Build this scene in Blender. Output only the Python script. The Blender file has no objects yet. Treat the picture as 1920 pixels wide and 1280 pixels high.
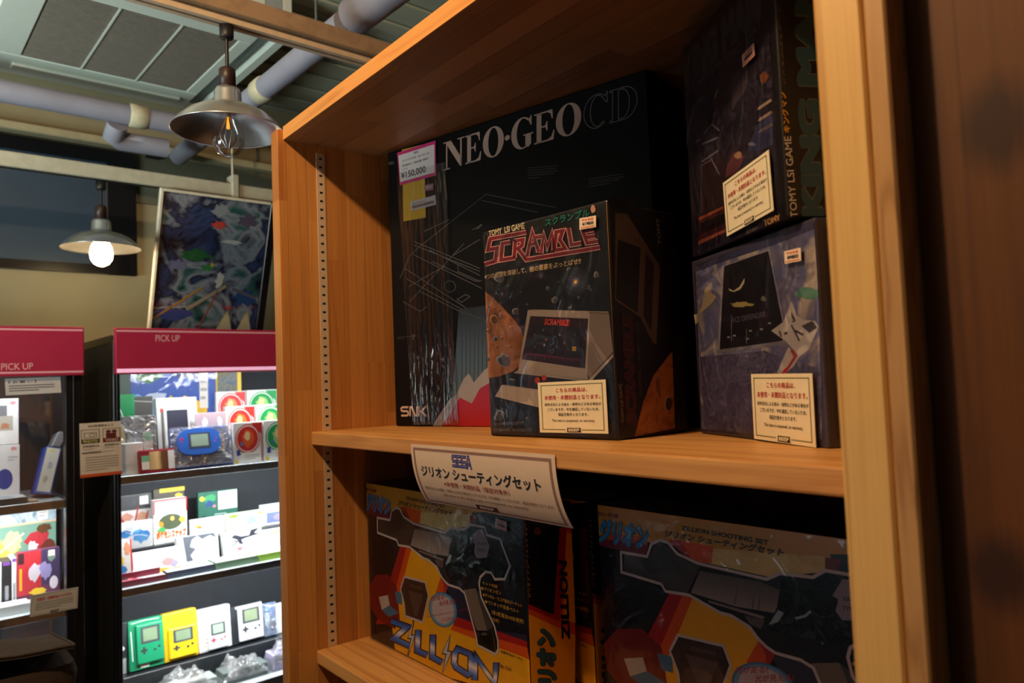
import bpy, bmesh, math, random
from mathutils import Vector as V, Matrix
from mathutils.geometry import tessellate_polygon

random.seed(7)
SC = bpy.context.scene
COL = SC.collection
EYE = 1.5                                   # eye height; code works in eye-relative heights
UP = V((0, 0, 1))
# ---------------------------------------------------------------- camera geometry (1920 x 1280)
FPX = 1400.0
MR = [V((0.6217906, -0.0670624, -0.7803070)),
      V((0.7822001, 0.0032619, 0.6230188)),
      V((-0.0392358, -0.9977435, 0.0544845))]
def c2w(c): return V((MR[0].dot(c), MR[1].dot(c), MR[2].dot(c)))
def ray(x, y): return c2w(V(((x-960)/FPX, (y-640)/FPX, 1.0)))
def at(x, y, axis, val):
    d = ray(x, y); return d*(val/d[axis])
TH = math.radians(2.6479)
RU = V((-math.sin(TH), math.cos(TH), 0)); RV = V((-math.cos(TH), -math.sin(TH), 0))   # room axes: along the case wall / towards it
def RW(u, v, z): return RU*u + RV*v + UP*z
def atv(x, y, v):
    d = ray(x, y); return d*(v/d.dot(RV))
def atzr(x, y, z):
    d = ray(x, y); return d*(z/d.z)
def uvz(p): return (p.dot(RU), p.dot(RV), p.z)

# ---------------------------------------------------------------- materials
def s2l(c):
    c = c/255.0
    return c/12.92 if c <= .04045 else ((c+.055)/1.055)**2.4
def lin(c): return (s2l(c[0]), s2l(c[1]), s2l(c[2]), 1)
MATS = {}
class N:
    def __init__(s, m):
        m.use_nodes = True; s.t = m.node_tree; s.t.nodes.clear()
    def n(s, typ, **kw):
        k = s.t.nodes.new(typ)
        for a, b in kw.items():
            if a.startswith('i_'):
                key = a[2:]
                key = int(key) if key.isdigit() else key.replace('_', ' ')
                if hasattr(b, 'links') or isinstance(b, bpy.types.NodeSocket): s.t.links.new(b, k.inputs[key])
                else: k.inputs[key].default_value = b
            else: setattr(k, a, b)
        return k
    def l(s, a, b): s.t.links.new(a, b)
    def math(s, op, a, b=None):
        k = s.t.nodes.new('ShaderNodeMath'); k.operation = op
        for i, q in enumerate((a, b)):
            if q is None: continue
            if isinstance(q, (int, float)): k.inputs[i].default_value = q
            else: s.t.links.new(q, k.inputs[i])
        return k.outputs[0]
    def ramp(s, fac, stops):
        k = s.t.nodes.new('ShaderNodeValToRGB'); e = k.color_ramp.elements
        while len(e) < len(stops): e.new(.5)
        for q, (p, c) in zip(e, stops): q.position = p; q.color = c
        s.t.links.new(fac, k.inputs[0]); return k.outputs[0]
    def out(s, sh):
        o = s.t.nodes.new('ShaderNodeOutputMaterial'); s.t.links.new(sh, o.inputs[0])

def mat(name, c, rough=.5, metal=0, emit=0, var=.08, scale=40, spec=.5, bump=0, coat=0):
    if name in MATS: return MATS[name]
    m = bpy.data.materials.new(name); k = N(m)
    tc = k.n('ShaderNodeTexCoord')
    nz = k.n('ShaderNodeTexNoise', i_Vector=tc.outputs['Object'], i_Scale=scale, i_Detail=3.0)
    col = lin(c)
    lo = tuple(q*(1-var) for q in col[:3])+(1,); hi = tuple(min(1, q*(1+var)) for q in col[:3])+(1,)
    r = k.ramp(nz.outputs[0], [(.3, lo), (.7, hi)])
    b = k.n('ShaderNodeBsdfPrincipled', i_Roughness=rough, i_Metallic=metal)
    b.inputs['Specular IOR Level'].default_value = spec
    b.inputs['Coat Weight'].default_value = coat
    b.inputs['Coat Roughness'].default_value = .08
    k.l(r, b.inputs['Base Color'])
    if emit:
        k.l(r, b.inputs['Emission Color']); b.inputs['Emission Strength'].default_value = emit
    if bump:
        bp = k.n('ShaderNodeBump', i_Strength=bump, i_Distance=.002, i_Height=nz.outputs[0]); k.l(bp.outputs[0], b.inputs['Normal'])
    k.out(b.outputs[0]); MATS[name] = m; return m
def C(r, g, b, rough=.45):
    """printed ink"""
    if rough > 1: rough /= 100.0
    return mat('ink_%02x%02x%02x_%d' % (r, g, b, rough*100), (r, g, b), rough, var=.04, scale=25)
def grad(name, stops, v0, v1, ax=1, rough=.4):
    """ink blended along the printed face (uv holds metres on the face)"""
    if name in MATS: return MATS[name]
    m = bpy.data.materials.new(name); k = N(m)
    uv = k.n('ShaderNodeUVMap'); sp = k.n('ShaderNodeSeparateXYZ', i_0=uv.outputs[0])
    f = k.math('DIVIDE', k.math('SUBTRACT', sp.outputs[ax], v0), v1-v0)
    nz = k.n('ShaderNodeTexNoise', i_Vector=uv.outputs[0], i_Scale=30.0, i_Detail=4.0)
    f = k.math('ADD', f, k.math('MULTIPLY', k.math('SUBTRACT', nz.outputs[0], .5), .06))
    c = k.ramp(f, [(p, lin(q)) for p, q in stops])
    b = k.n('ShaderNodeBsdfPrincipled', i_Roughness=rough); k.l(c, b.inputs['Base Color']); k.out(b.outputs[0])
    MATS[name] = m; return m
def mottled(name, cols, scale=8, rough=.4, dist=1.0, detail=5.0):
    """picture areas that are only clouds of colour"""
    if name in MATS: return MATS[name]
    m = bpy.data.materials.new(name); k = N(m)
    tc = k.n('ShaderNodeTexCoord')
    nz = k.n('ShaderNodeTexNoise', i_Vector=tc.outputs['Object'], i_Scale=scale, i_Detail=detail, i_Distortion=dist)
    n_ = len(cols)
    c = k.ramp(nz.outputs[0], [(.28+.44*i/max(1, n_-1), lin(q)) for i, q in enumerate(cols)])
    b = k.n('ShaderNodeBsdfPrincipled', i_Roughness=rough); k.l(c, b.inputs['Base Color']); k.out(b.outputs[0])
    MATS[name] = m; return m
def pine(name, along, across, light, dark, stave=.0, rough=.45, ring=1.0, seed=0.0, tint=.3, grain=1.0, stretch=1.0, knots=()):
    """edge-glued softwood: along / across are axis indices of object space"""
    if name in MATS: return MATS[name]
    m = bpy.data.materials.new(name); k = N(m)
    tc = k.n('ShaderNodeTexCoord'); sp = k.n('ShaderNodeSeparateXYZ', i_0=tc.outputs['Object'])
    A, B = sp.outputs[along], sp.outputs[across]; D = sp.outputs[3-along-across]
    if stave:
        sid = k.math('FLOOR', k.math('DIVIDE', B, stave))
        w1 = k.n('ShaderNodeTexWhiteNoise', noise_dimensions='1D', i_W=sid)
        aid = k.math('FLOOR', k.math('ADD', k.math('DIVIDE', A, .55), k.math('MULTIPLY', w1.outputs[0], 5)))
        w2 = k.n('ShaderNodeTexWhiteNoise', noise_dimensions='1D', i_W=k.math('ADD', k.math('MULTIPLY', sid, 13.7), k.math('MULTIPLY', aid, 3.31)))
        rnd = w2.outputs[0]
    else:
        v = k.n('ShaderNodeValue'); v.outputs[0].default_value = .5; rnd = v.outputs[0]
    cb = k.n('ShaderNodeCombineXYZ')
    k.l(k.math('MULTIPLY', A, 2.2/stretch), cb.inputs[0])
    k.l(k.math('ADD', k.math('MULTIPLY', B, 26), k.math('MULTIPLY', rnd, 31)), cb.inputs[1])
    k.l(k.math('ADD', k.math('MULTIPLY', D, 26), seed), cb.inputs[2])
    n1 = k.n('ShaderNodeTexNoise', i_Vector=cb.outputs[0], i_Scale=.8, i_Detail=2.0, i_Distortion=.6)
    rg = k.math('SINE', k.math('MULTIPLY', n1.outputs[0], 44*ring))
    rg = k.math('POWER', k.math('ADD', k.math('MULTIPLY', rg, .5), .5), 2.5)
    cb2 = k.n('ShaderNodeCombineXYZ')
    k.l(k.math('MULTIPLY', A, 9), cb2.inputs[0]); k.l(k.math('MULTIPLY', B, 420), cb2.inputs[1]); k.l(k.math('MULTIPLY', D, 420), cb2.inputs[2])
    n2 = k.n('ShaderNodeTexNoise', i_Vector=cb2.outputs[0], i_Scale=1.0, i_Detail=2.0)
    f = k.math('ADD', k.math('MULTIPLY', rg, .36*grain), k.math('MULTIPLY', n2.outputs[0], .4))
    f = k.math('ADD', f, k.math('MULTIPLY', k.math('SUBTRACT', rnd, .5), tint*2))
    for ka, kb, kr in knots:
        da = k.math('DIVIDE', k.math('SUBTRACT', A, ka), 1.25*kr); db = k.math('DIVIDE', k.math('SUBTRACT', B, kb), kr)
        dd = k.math('SQRT', k.math('ADD', k.math('MULTIPLY', da, da), k.math('MULTIPLY', db, db)))
        dd = k.math('ADD', dd, k.math('MULTIPLY', k.math('SUBTRACT', n1.outputs[0], .5), .9))
        f = k.math('ADD', f, k.math('MULTIPLY', k.math('MAXIMUM', k.math('SUBTRACT', 1.0, dd), 0.0), 1.1))
    c = k.ramp(f, [(.05, lin(light)), (.95, lin(dark))])
    if stave:   # dark glue line
        fr = k.math('FRACT', k.math('DIVIDE', B, stave))
        ln = k.math('LESS_THAN', fr, .025)
        mx = k.n('ShaderNodeMix', data_type='RGBA'); k.l(k.math('MULTIPLY', ln, .55), mx.inputs[0]); k.l(c, mx.inputs[6]); mx.inputs[7].default_value = lin(tuple(q*.45 for q in dark)); c = mx.outputs[2]
    b = k.n('ShaderNodeBsdfPrincipled', i_Roughness=rough); k.l(c, b.inputs['Base Color'])
    b.inputs['Specular IOR Level'].default_value = .35
    bp = k.n('ShaderNodeBump', i_Strength=.12, i_Distance=.001, i_Height=f); k.l(bp.outputs[0], b.inputs['Normal'])
    k.out(b.outputs[0]); MATS[name] = m; return m
def film(name, amount=.1, rough=.06, scale=(30, 30, 30), bump=.6, dist=.01, tint=(1, 1, 1, 1), crease=False, haze=0):
    """clear plastic film: mostly see-through, wrinkled gloss on top"""
    if name in MATS: return MATS[name]
    m = bpy.data.materials.new(name); k = N(m)
    tc = k.n('ShaderNodeTexCoord'); mp = k.n('ShaderNodeMapping', i_Vector=tc.outputs['Object']); mp.inputs['Scale'].default_value = scale
    nz = k.n('ShaderNodeTexNoise', i_Vector=mp.outputs[0], i_Scale=1.0, i_Detail=3.0, i_Distortion=.8)
    h = nz.outputs[0]
    if crease:      # flat film with narrow raised creases
        q = k.math('MULTIPLY', k.math('SUBTRACT', h, .5), 22.0)
        h = k.math('DIVIDE', 1.0, k.math('ADD', k.math('MULTIPLY', q, q), 1.0))
    bp = k.n('ShaderNodeBump', i_Strength=bump, i_Distance=dist, i_Height=h)
    tr = k.n('ShaderNodeBsdfTransparent'); gl = k.n('ShaderNodeBsdfGlossy', i_Roughness=rough, i_Normal=bp.outputs[0])
    tr.inputs[0].default_value = tint
    fr = k.n('ShaderNodeFresnel', i_IOR=1.45, i_Normal=bp.outputs[0])
    fac = k.math('ADD', k.math('MULTIPLY', fr.outputs[0], .5), amount)
    mx = k.n('ShaderNodeMixShader'); k.l(fac, mx.inputs[0]); k.l(tr.outputs[0], mx.inputs[1]); k.l(gl.outputs[0], mx.inputs[2])
    sh = mx.outputs[0]
    if haze:
        df = k.n('ShaderNodeBsdfDiffuse', i_Normal=bp.outputs[0]); df.inputs[0].default_value = (.95, .97, 1, 1)
        m2 = k.n('ShaderNodeMixShader', i_0=haze); k.l(sh, m2.inputs[1]); k.l(df.outputs[0], m2.inputs[2]); sh = m2.outputs[0]
    k.out(sh); MATS[name] = m; return m

# ---------------------------------------------------------------- mesh builder
class MB:
    def __init__(s): s.v = []; s.f = []; s.fm = []; s.uv = []; s.m = []; s.sm = []
    def mi(s, m):
        if m not in s.m: s.m.append(m)
        return s.m.index(m)
    def add(s, vs, fs, m, uv=None, smooth=False):
        b = len(s.v); i = s.mi(m)
        s.v += [V(q) for q in vs]
        s.uv += uv if uv else [(0, 0)]*len(vs)
        for f in fs: s.f.append([b+q for q in f]); s.fm.append(i); s.sm.append(smooth)
    def box(s, o, ux, uy, uz, m, bev=.0, seg=1):
        """box from corner o along three full edge vectors"""
        o, ux, uy, uz = V(o), V(ux), V(uy), V(uz)
        bm = bmesh.new()
        vs = [bm.verts.new(o+ux*a+uy*b+uz*c) for c in (0, 1) for b in (0, 1) for a in (0, 1)]
        for f in ((0, 2, 3, 1), (4, 5, 7, 6), (0, 1, 5, 4), (2, 6, 7, 3), (0, 4, 6, 2), (1, 3, 7, 5)): bm.faces.new([vs[q] for q in f])
        if bev: bmesh.ops.bevel(bm, geom=bm.edges[:], offset=bev, segments=seg, affect='EDGES', profile=.5)
        bmesh.ops.recalc_face_normals(bm, faces=bm.faces[:])
        bm.verts.index_update()
        s.add([q.co.copy() for q in bm.verts], [[q.index for q in f.verts] for f in bm.faces], m); bm.free()
    def abox(s, x0, x1, y0, y1, z0, z1, m, bev=0, seg=1): s.box((x0, y0, z0), (x1-x0, 0, 0), (0, y1-y0, 0), (0, 0, z1-z0), m, bev, seg)
    def rbox(s, u0, u1, v0, v1, z0, z1, m, bev=0, seg=1): s.box(RW(u0, v0, z0), RU*(u1-u0), RV*(v1-v0), UP*(z1-z0), m, bev, seg)
    def lathe(s, c, prof, m, n=32, smooth=True, ax=None):
        c = V(c); vs = []; fs = []
        A = V(ax).normalized() if ax else UP
        X = A.orthogonal().normalized(); Y = A.cross(X)
        for r, z in prof:
            for i in range(n):
                t = 2*math.pi*i/n; vs.append(c+A*z+X*(r*math.cos(t))+Y*(r*math.sin(t)))
        for j in range(len(prof)-1):
            for i in range(n): fs.append([j*n+i, j*n+(i+1) % n, (j+1)*n+(i+1) % n, (j+1)*n+i])
        s.add(vs, fs, m, smooth=smooth)
    def tube(s, pts, r, m, n=10, caps=True, smooth=True):
        pts = [V(p) for p in pts]; vs = []; fs = []
        rr = r if isinstance(r, (list, tuple)) else [r]*len(pts)
        X = None
        for j, p in enumerate(pts):
            d = (pts[min(j+1, len(pts)-1)]-pts[max(j-1, 0)]).normalized()
            X = d.orthogonal().normalized() if X is None else (X-d*X.dot(d)).normalized()
            Y = d.cross(X)
            for i in range(n):
                t = 2*math.pi*i/n; vs.append(p+X*(rr[j]*math.cos(t))+Y*(rr[j]*math.sin(t)))
        for j in range(len(pts)-1):
            for i in range(n): fs.append([j*n+i, j*n+(i+1) % n, (j+1)*n+(i+1) % n, (j+1)*n+i])
        s.add(vs, fs, m, smooth=smooth)
        if caps:
            s.add(vs[:n], [list(range(n))[::-1]], m); s.add(vs[-n:], [list(range(n))], m)
    def grid(s, fn, nu, nv, m, smooth=True):
        vs = [fn(i/nu, j/nv) for j in range(nv+1) for i in range(nu+1)]
        fs = [[j*(nu+1)+i, j*(nu+1)+i+1, (j+1)*(nu+1)+i+1, (j+1)*(nu+1)+i] for j in range(nv) for i in range(nu)]
        s.add(vs, fs, m, smooth=smooth)
    def build(s, name, parent=None, loc=None):
        me = bpy.data.meshes.new(name)
        L = V(parent['_loc']) if parent is not None else V(loc if loc is not None else (0, 0, 0))
        me.from_pydata([tuple(q-L) for q in s.v], [], s.f)
        for m in s.m: me.materials.append(m)
        me.polygons.foreach_set('material_index', s.fm)
        me.polygons.foreach_set('use_smooth', s.sm)
        ul = me.uv_layers.new(name='UVMap')
        lv = [0]*len(me.loops); me.loops.foreach_get('vertex_index', lv)
        fl = []
        for q in lv: fl += [s.uv[q][0], s.uv[q][1]]
        ul.data.foreach_set('uv', fl)
        me.update()
        o = bpy.data.objects.new(name, me); COL.objects.link(o)
        if parent is not None: o.parent = parent; o['_loc'] = parent['_loc']
        else: o.location = L+UP*EYE; o['_loc'] = tuple(L)
        return o
def thing(name, label, cat, loc, group=None):
    o = bpy.data.objects.new(name, None); COL.objects.link(o); o.empty_display_size = .05
    L = V(loc); o.location = L+UP*EYE; o['_loc'] = tuple(L)
    return tag(o, label, cat, group)
def tag(o, label, cat, group=None):
    o['label'] = label; o['category'] = cat
    if group: o['group'] = group
    return o
def struct(o): o['kind'] = 'structure'; return o

# ---------------------------------------------------------------- flat printed faces
TXT = {}
def text_mesh(sx, res=3):
    key = sx
    if key in TXT: return TXT[key]
    c = bpy.data.curves.new('lettering', 'FONT'); c.body = sx; c.resolution_u = res; c.space_line = 1.0
    o = bpy.data.objects.new('lettering', c); COL.objects.link(o)
    dg = bpy.context.evaluated_depsgraph_get()
    me = bpy.data.meshes.new_from_object(o.evaluated_get(dg))
    vs = [(q.co.x, q.co.y) for q in me.vertices]; fs = [list(p.vertices) for p in me.polygons]
    bpy.data.objects.remove(o); bpy.data.curves.remove(c); bpy.data.meshes.remove(me)
    TXT[key] = (vs, fs); return TXT[key]
class Face:
    """o = lower-left corner seen from outside, u to the right, v up, both unit; n faces the viewer"""
    def __init__(s, o, u, v, w=1, h=1):
        s.o, s.u, s.v = V(o), V(u).normalized(), V(v).normalized(); s.n = s.u.cross(s.v).normalized(); s.w, s.h = w, h
    def px(s, p):
        d = ray(*p); t = s.o.dot(s.n)/d.dot(s.n); q = d*t-s.o
        return (q.dot(s.u), q.dot(s.v))
    def P(s, a, b, e=0): return s.o+s.u*a+s.v*b+s.n*e
EPS = .00014
class Art:
    def __init__(s, mb, face, cv=None, e0=.0002, warp=None, lim=None):
        s.lim = lim; s.mb, s.f = mb, face; s.cv = cv or face.px; s.e0 = e0; s.warp = warp
    def _p(s, ab, L):
        e = s.e0+EPS*L
        if s.lim: ab = (min(max(ab[0], .0008), s.lim[0]-.0008), min(max(ab[1], .0008), s.lim[1]-.0008))
        return s.warp(ab[0], ab[1], e) if s.warp else s.f.P(ab[0], ab[1], e)
    def raw(s, m, ab, L):
        if len(ab) < 3: return
        tri = tessellate_polygon([[V((q[0], q[1], 0)) for q in ab]])
        s.mb.add([s._p(q, L) for q in ab], [list(t) for t in tri], m, uv=[tuple(q) for q in ab])
    def poly(s, m, pts, L=1): s.raw(m, [s.cv(p) for p in pts], L)
    def rect(s, m, x0, y0, x1, y1, L=1): s.poly(m, [(x0, y0), (x1, y0), (x1, y1), (x0, y1)], L)
    def ell(s, m, cx, cy, rx, ry, L=1, n=28, a0=0, rot=0):
        ca, sa = math.cos(rot), math.sin(rot); pts = []
        for i in range(n):
            t = 2*math.pi*i/n; x, y = rx*math.cos(t), ry*math.sin(t); pts.append((cx+x*ca-y*sa, cy+x*sa+y*ca))
        s.poly(m, pts, L)
    def blob(s, m, cx, cy, rx, ry, L=1, n=18, seed=1, j=.35):
        r = random.Random(seed); s.poly(m, [(cx+rx*math.cos(2*math.pi*i/n)*(1-j*r.random()), cy+ry*math.sin(2*math.pi*i/n)*(1-j*r.random())) for i in range(n)], L)
    def line(s, m, pts, w, L=1, closed=False, ab=False, px=False):
        """ribbon; px: width counted in the drawing's own units"""
        P = [V(q) for q in (pts if (ab or px) else [s.cv(p) for p in pts])]
        n = len(P); le = []; ri = []
        for i in range(n):
            a = P[(i-1) % n] if (closed or i) else None; b = P[(i+1) % n] if (closed or i < n-1) else None
            d1 = (P[i]-a).normalized() if a is not None else None; d2 = (b-P[i]).normalized() if b is not None else None
            if d1 is None: d1 = d2
            if d2 is None: d2 = d1
            n1 = V((-d1.y, d1.x)); n2 = V((-d2.y, d2.x)); mm = n1+n2
            if mm.length < .2: mm = n1
            mm.normalize(); k = min(2.2, 1/max(.3, mm.dot(n1)))*w/2
            le.append(P[i]+mm*k); ri.append(P[i]-mm*k)
        if px: le = [V(s.cv(q)) for q in le]; ri = [V(s.cv(q)) for q in ri]
        vs = [s._p(q, L) for q in le]+[s._p(q, L) for q in ri]
        fs = [[i, (i+1) % n, n+(i+1) % n, n+i] for i in range(n if closed else n-1)]
        s.mb.add(vs, fs, m, uv=[tuple(q) for q in le+ri])
    def text(s, m, sx, p0, p1, p2, L=2, bold=0.0, outline=None, ab=False, shear=0):
        """fit the lettering's bounding box: p0 lower left, p1 lower right, p2 upper left"""
        vs, fs = text_mesh(sx)
        if not vs: return
        x0 = min(q[0] for q in vs); x1 = max(q[0] for q in vs); y0 = min(q[1] for q in vs); y1 = max(q[1] for q in vs)
        a, b, c = [V(q) if ab else V(s.cv(q)) for q in (p0, p1, p2)]
        def put(bo, mm, LL):
            # heavier weights: the same glyphs laid over themselves, slightly shifted
            n_ = 0 if bo <= 0 else (4 if bo < .025 else 10)
            sh = [(0, 0)]+[(bo*math.cos(2*math.pi*(k+.5)/n_), bo*math.sin(2*math.pi*(k+.5)/n_)) for k in range(n_)]
            for k, (sx_, sy_) in enumerate(sh):
                ab_ = []
                for x, y in vs:
                    fx, fy = (x+sx_-x0+bo)/(x1-x0+2*bo), (y+sy_-y0+bo)/max(1e-6, y1-y0+2*bo)
                    q = a+(b-a)*(fx+shear*fy)+(c-a)*fy; ab_.append((q.x, q.y))
                s.mb.add([s._p(q, LL+.02*k) for q in ab_], fs, mm, uv=ab_)
        if outline:
            put(bold+outline[1], outline[0], L-.5)
        put(bold, m, L)
def zoom(ox, oy, sc): return lambda pts: [(ox+x/sc, oy+y/sc) for x, y in pts]
def carton_body(mb, F, w, h, d, m, bev=.0025):
    """box whose printed front is face F"""
    mb.box(F.o-F.n*d, F.u*w, F.n*d, F.v*h, m, bev, 2)
# ================================================================ shared materials
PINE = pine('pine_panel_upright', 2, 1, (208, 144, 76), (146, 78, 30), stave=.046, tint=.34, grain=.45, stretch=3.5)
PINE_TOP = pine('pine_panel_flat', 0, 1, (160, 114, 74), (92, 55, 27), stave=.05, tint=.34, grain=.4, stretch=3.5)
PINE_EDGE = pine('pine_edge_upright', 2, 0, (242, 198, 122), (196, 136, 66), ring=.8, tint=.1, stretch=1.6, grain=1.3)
PINE_SHELF = pine('pine_shelf', 0, 2, (232, 174, 104), (176, 108, 50), ring=.6, seed=4.0, tint=.1, stretch=1.5)
PINE_LEDGE = pine('pine_top_edge', 0, 2, (226, 160, 86), (176, 104, 46), ring=.45, seed=9.0, tint=.1)
PLY = pine('plywood_edge', 2, 0, (206, 158, 100), (140, 88, 44), ring=1.6, tint=.1)
STAIN = pine('dark_stained_board', 2, 0, (104, 60, 18), (54, 26, 8), ring=.6, rough=.6, seed=2.0, stave=0, tint=.1, stretch=2.5, grain=.7, knots=((at(1862, 235, 1, .64).z, at(1862, 235, 1, .64).x, .034), (at(1880, 1075, 1, .64).z, at(1880, 1075, 1, .64).x, .03)))
STEEL_RAIL = mat('cream_painted_steel', (205, 178, 148), .4, var=.03)
BLACK = mat('black_void', (10, 8, 8), .6)
WALLP = mat('plaster_wall', (150, 140, 112), .85, var=.06, scale=6, bump=.05)
CEILP = mat('grey_green_deck', (150, 152, 134), .8, var=.08, scale=5)
FLOORM = mat('dark_vinyl_floor', (62, 50, 42), .5, var=.15, scale=12)
BLKMET = mat('black_aluminium', (20, 20, 24), .32, metal=.3, var=.1)
CASEIN = mat('charcoal_case_lining', (34, 38, 44), .7, var=.06, scale=14)
ALU = mat('brushed_aluminium', (190, 192, 195), .3, metal=1, var=.05, scale=60)
ALU_SHADE = mat('spun_aluminium', (220, 220, 222), .28, metal=.92, var=.06, scale=12)
WHITEP = mat('white_enamel', (205, 214, 205), .45, var=.02)
BLKPL = mat('black_plastic', (18, 17, 17), .5)
CRIMSON = mat('crimson_sign_board', (176, 38, 76), .35, var=.03, coat=.2)
PAPER = mat('white_paper', (236, 230, 220), .7, var=.02)
CARD = mat('cream_card', (240, 226, 190), .65, var=.03)
GLASS = film('clear_glass_pane', amount=.02, rough=.01, bump=0)

# ================================================================ the setting
def struct_mesh(name, fill, loc=(0, 0, 0)):
    mb = MB(); fill(mb); return struct(mb.build(name, loc=loc))
struct_mesh('floor', lambda b: b.rbox(-2.6, 5, -2.2, 3.4, -1.6, -1.5, FLOORM))
def ceil(b):
    b.rbox(-2.6, 5, -2.2, 3.4, 1.33, 1.45, CEILP)
    for i in range(38): b.rbox(-2.6, 5, -2.1+i*.145, -2.1+i*.145+.07, 1.318, 1.33, CEILP, .004)
struct_mesh('ceiling', ceil)
def wall_c(b):
    W0, W1 = .2, .435*1.2+.05
    b.rbox(-2.6, 5, 3.3, 3.4, -1.5, 1.33, WALLP)
struct_mesh('wall_left', wall_c)
struct_mesh('wall_far', lambda b: b.rbox(4.4, 4.5, -2.2, 3.3, -1.5, 1.33, WALLP))
STAINW = STAIN
struct_mesh('wall_right', lambda b: b.abox(-.2615, 1.2, .64, .68, -1.5, 1.33, STAINW))
# ledge trim high on the case wall
lz = atv(250, 275, 3.28).z
struct_mesh('trim_1', lambda b: (b.rbox(-2.6, 4.4, 3.24, 3.3, lz-.02, lz+.012, mat('trim_paint', (176, 170, 140), .7), .004)))
struct_mesh('upper_wall_shade_band', lambda b: b.rbox(-2.6, 4.4, 3.29, 3.3, .80, lz-.02, mat('shaded_upper_wall', (96, 94, 78), .85)))  # no real moulding: poor light high on the wall, put in as a darker colour
# window with black frame (left part runs out of view)
wr = uvz(atv(252, 505, 3.29)); wz0 = atv(120, 499, 3.29).z; wt = wz0+.46
def win(b):
    b.rbox(-1.2, wr[0], 3.272, 3.3, wz0-.022, wz0+.012, BLKMET)
    b.rbox(wr[0]-.1, wr[0], 3.27, 3.3, wz0-.022, wt, BLKMET)
    b.rbox(-1.2, wr[0], 3.272, 3.3, wt-.03, wt+.02, BLKMET)
    b.rbox(-1.2, wr[0]-.1, 3.288, 3.296, wz0, wt, mat('dusk_window_glass', (58, 72, 88), .25, var=.04, scale=3))
struct_mesh('window_1', win)

# ================================================================ open pine display cabinet
XL, XR = -1.551, -.3254
YF = .609; YB = 1.34
Z1, Z2 = -.09, -.555
cab = thing('display_cabinet', 'open pine display cabinet with boxes on its shelves, in front', 'cabinet', ((XL+XR)/2, .95, -1.5))
def part(name, fn, parent):
    b = MB(); fn(b); return b.build(name, parent)
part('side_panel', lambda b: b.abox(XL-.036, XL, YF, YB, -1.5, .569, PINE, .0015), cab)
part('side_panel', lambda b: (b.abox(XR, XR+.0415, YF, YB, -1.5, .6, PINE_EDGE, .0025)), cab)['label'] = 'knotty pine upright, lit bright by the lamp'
part('outer_panel', lambda b: b.abox(XR+.0445, XR+.062, YF-.003, YB, -1.5, .6, PLY, .002), cab)['label'] = 'thin plywood strip beside the right upright'
def topf(b):
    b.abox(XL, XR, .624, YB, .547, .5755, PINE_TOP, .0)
    b.abox(XL, XR, .6225, .6245, .5468, .5757, PINE_LEDGE)
part('top_panel', topf, cab)
part('back_panel', lambda b: b.abox(XL, XR, YB-.02, YB, -1.5, .547, mat('dark_back_board', (70, 40, 20), .7)), cab)
def shelff(z, t=.0285):
    def f(b):
        b.abox(XL, XR, .67, YB-.02, z-t, z, PINE_SHELF, .003, 2)
    return f
part('shelf', shelff(Z1), cab); part('shelf', shelff(Z2), cab)
part('plinth', lambda b: b.abox(XL, XR, .66, YB-.02, -1.5, -1.36, PINE_SHELF), cab)
def railf(z0, z1, first, y0=.697, y1=.717):
    def f(b):
        b.abox(XL, XL+.0016, y0, y1, z0, z1, STEEL_RAIL, .0004)
        F = Face((XL+.0016, y0, z0), (0, 1, 0), UP); a = Art(b, F, cv=lambda p: p)
        ym = (y1-y0)*.5
        z = first
        while z < z1-.008:
            a.rect(BLACK, ym-.0035, z-z0-.0023, ym+.0035, z-z0+.0023); z += .0192
    return f
r1 = part('shelf_rail', railf(Z1, .53, Z1+.012), cab); r1['label'] = 'slotted metal shelf standard'
part('shelf_rail', railf(Z2, Z1-.0285, Z2+.012), cab)['label'] = 'slotted metal shelf standard'

# ================================================================ lights
def area(name, loc, tgt, sx, sy, W, col=(1, 1, 1)):
    l = bpy.data.lights.new(name, 'AREA'); l.shape = 'RECTANGLE'; l.size = sx; l.size_y = sy; l.energy = W; l.color = col
    o = bpy.data.objects.new(name, l); COL.objects.link(o); o.location = V(loc)+UP*EYE
    d = (V(tgt)-V(loc)).normalized(); o.rotation_euler = d.to_track_quat('-Z', 'Y').to_euler(); return o
def point(name, loc, W, r, col, spot=None, tgt=None, blend=.4):
    l = bpy.data.lights.new(name, 'SPOT' if spot else 'POINT'); l.energy = W; l.shadow_soft_size = r; l.color = col
    o = bpy.data.objects.new(name, l); COL.objects.link(o); o.location = V(loc)+UP*EYE
    if spot:
        l.spot_size = math.radians(spot); l.spot_blend = blend
        d = (V(tgt)-V(loc)).normalized(); o.rotation_euler = d.to_track_quat('-Z', 'Y').to_euler()
    return o
WARM = (1.0, .65, .36)
point('cabinet_lamp', (-.80, -.26, 1.18), 66, .035, WARM)
fill_ = area('ceiling_fill_light', RW(-1.7, 1.7, .1), RW(-.2, 2.5, 1.3), 1.0, .5, 26, (.86, 1, .92)); fill_.data.spread = math.radians(95)  # unseen fill panel, added to lift the ceiling and upper wall
area('aisle_reflection_fill', (-1.75, -2.3, -.42), (-1.3, .9, -.1), 1.1, .55, 4.5, (.72, .86, 1.0))  # unseen cool fill, added so film and glass have something to reflect
w = bpy.data.worlds.new('dim_shop_air'); SC.world = w; w.use_nodes = True
kk = w.node_tree.nodes; bg = kk['Background']; bg.inputs[0].default_value = (.62, .70, .66, 1); bg.inputs[1].default_value = .045

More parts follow.
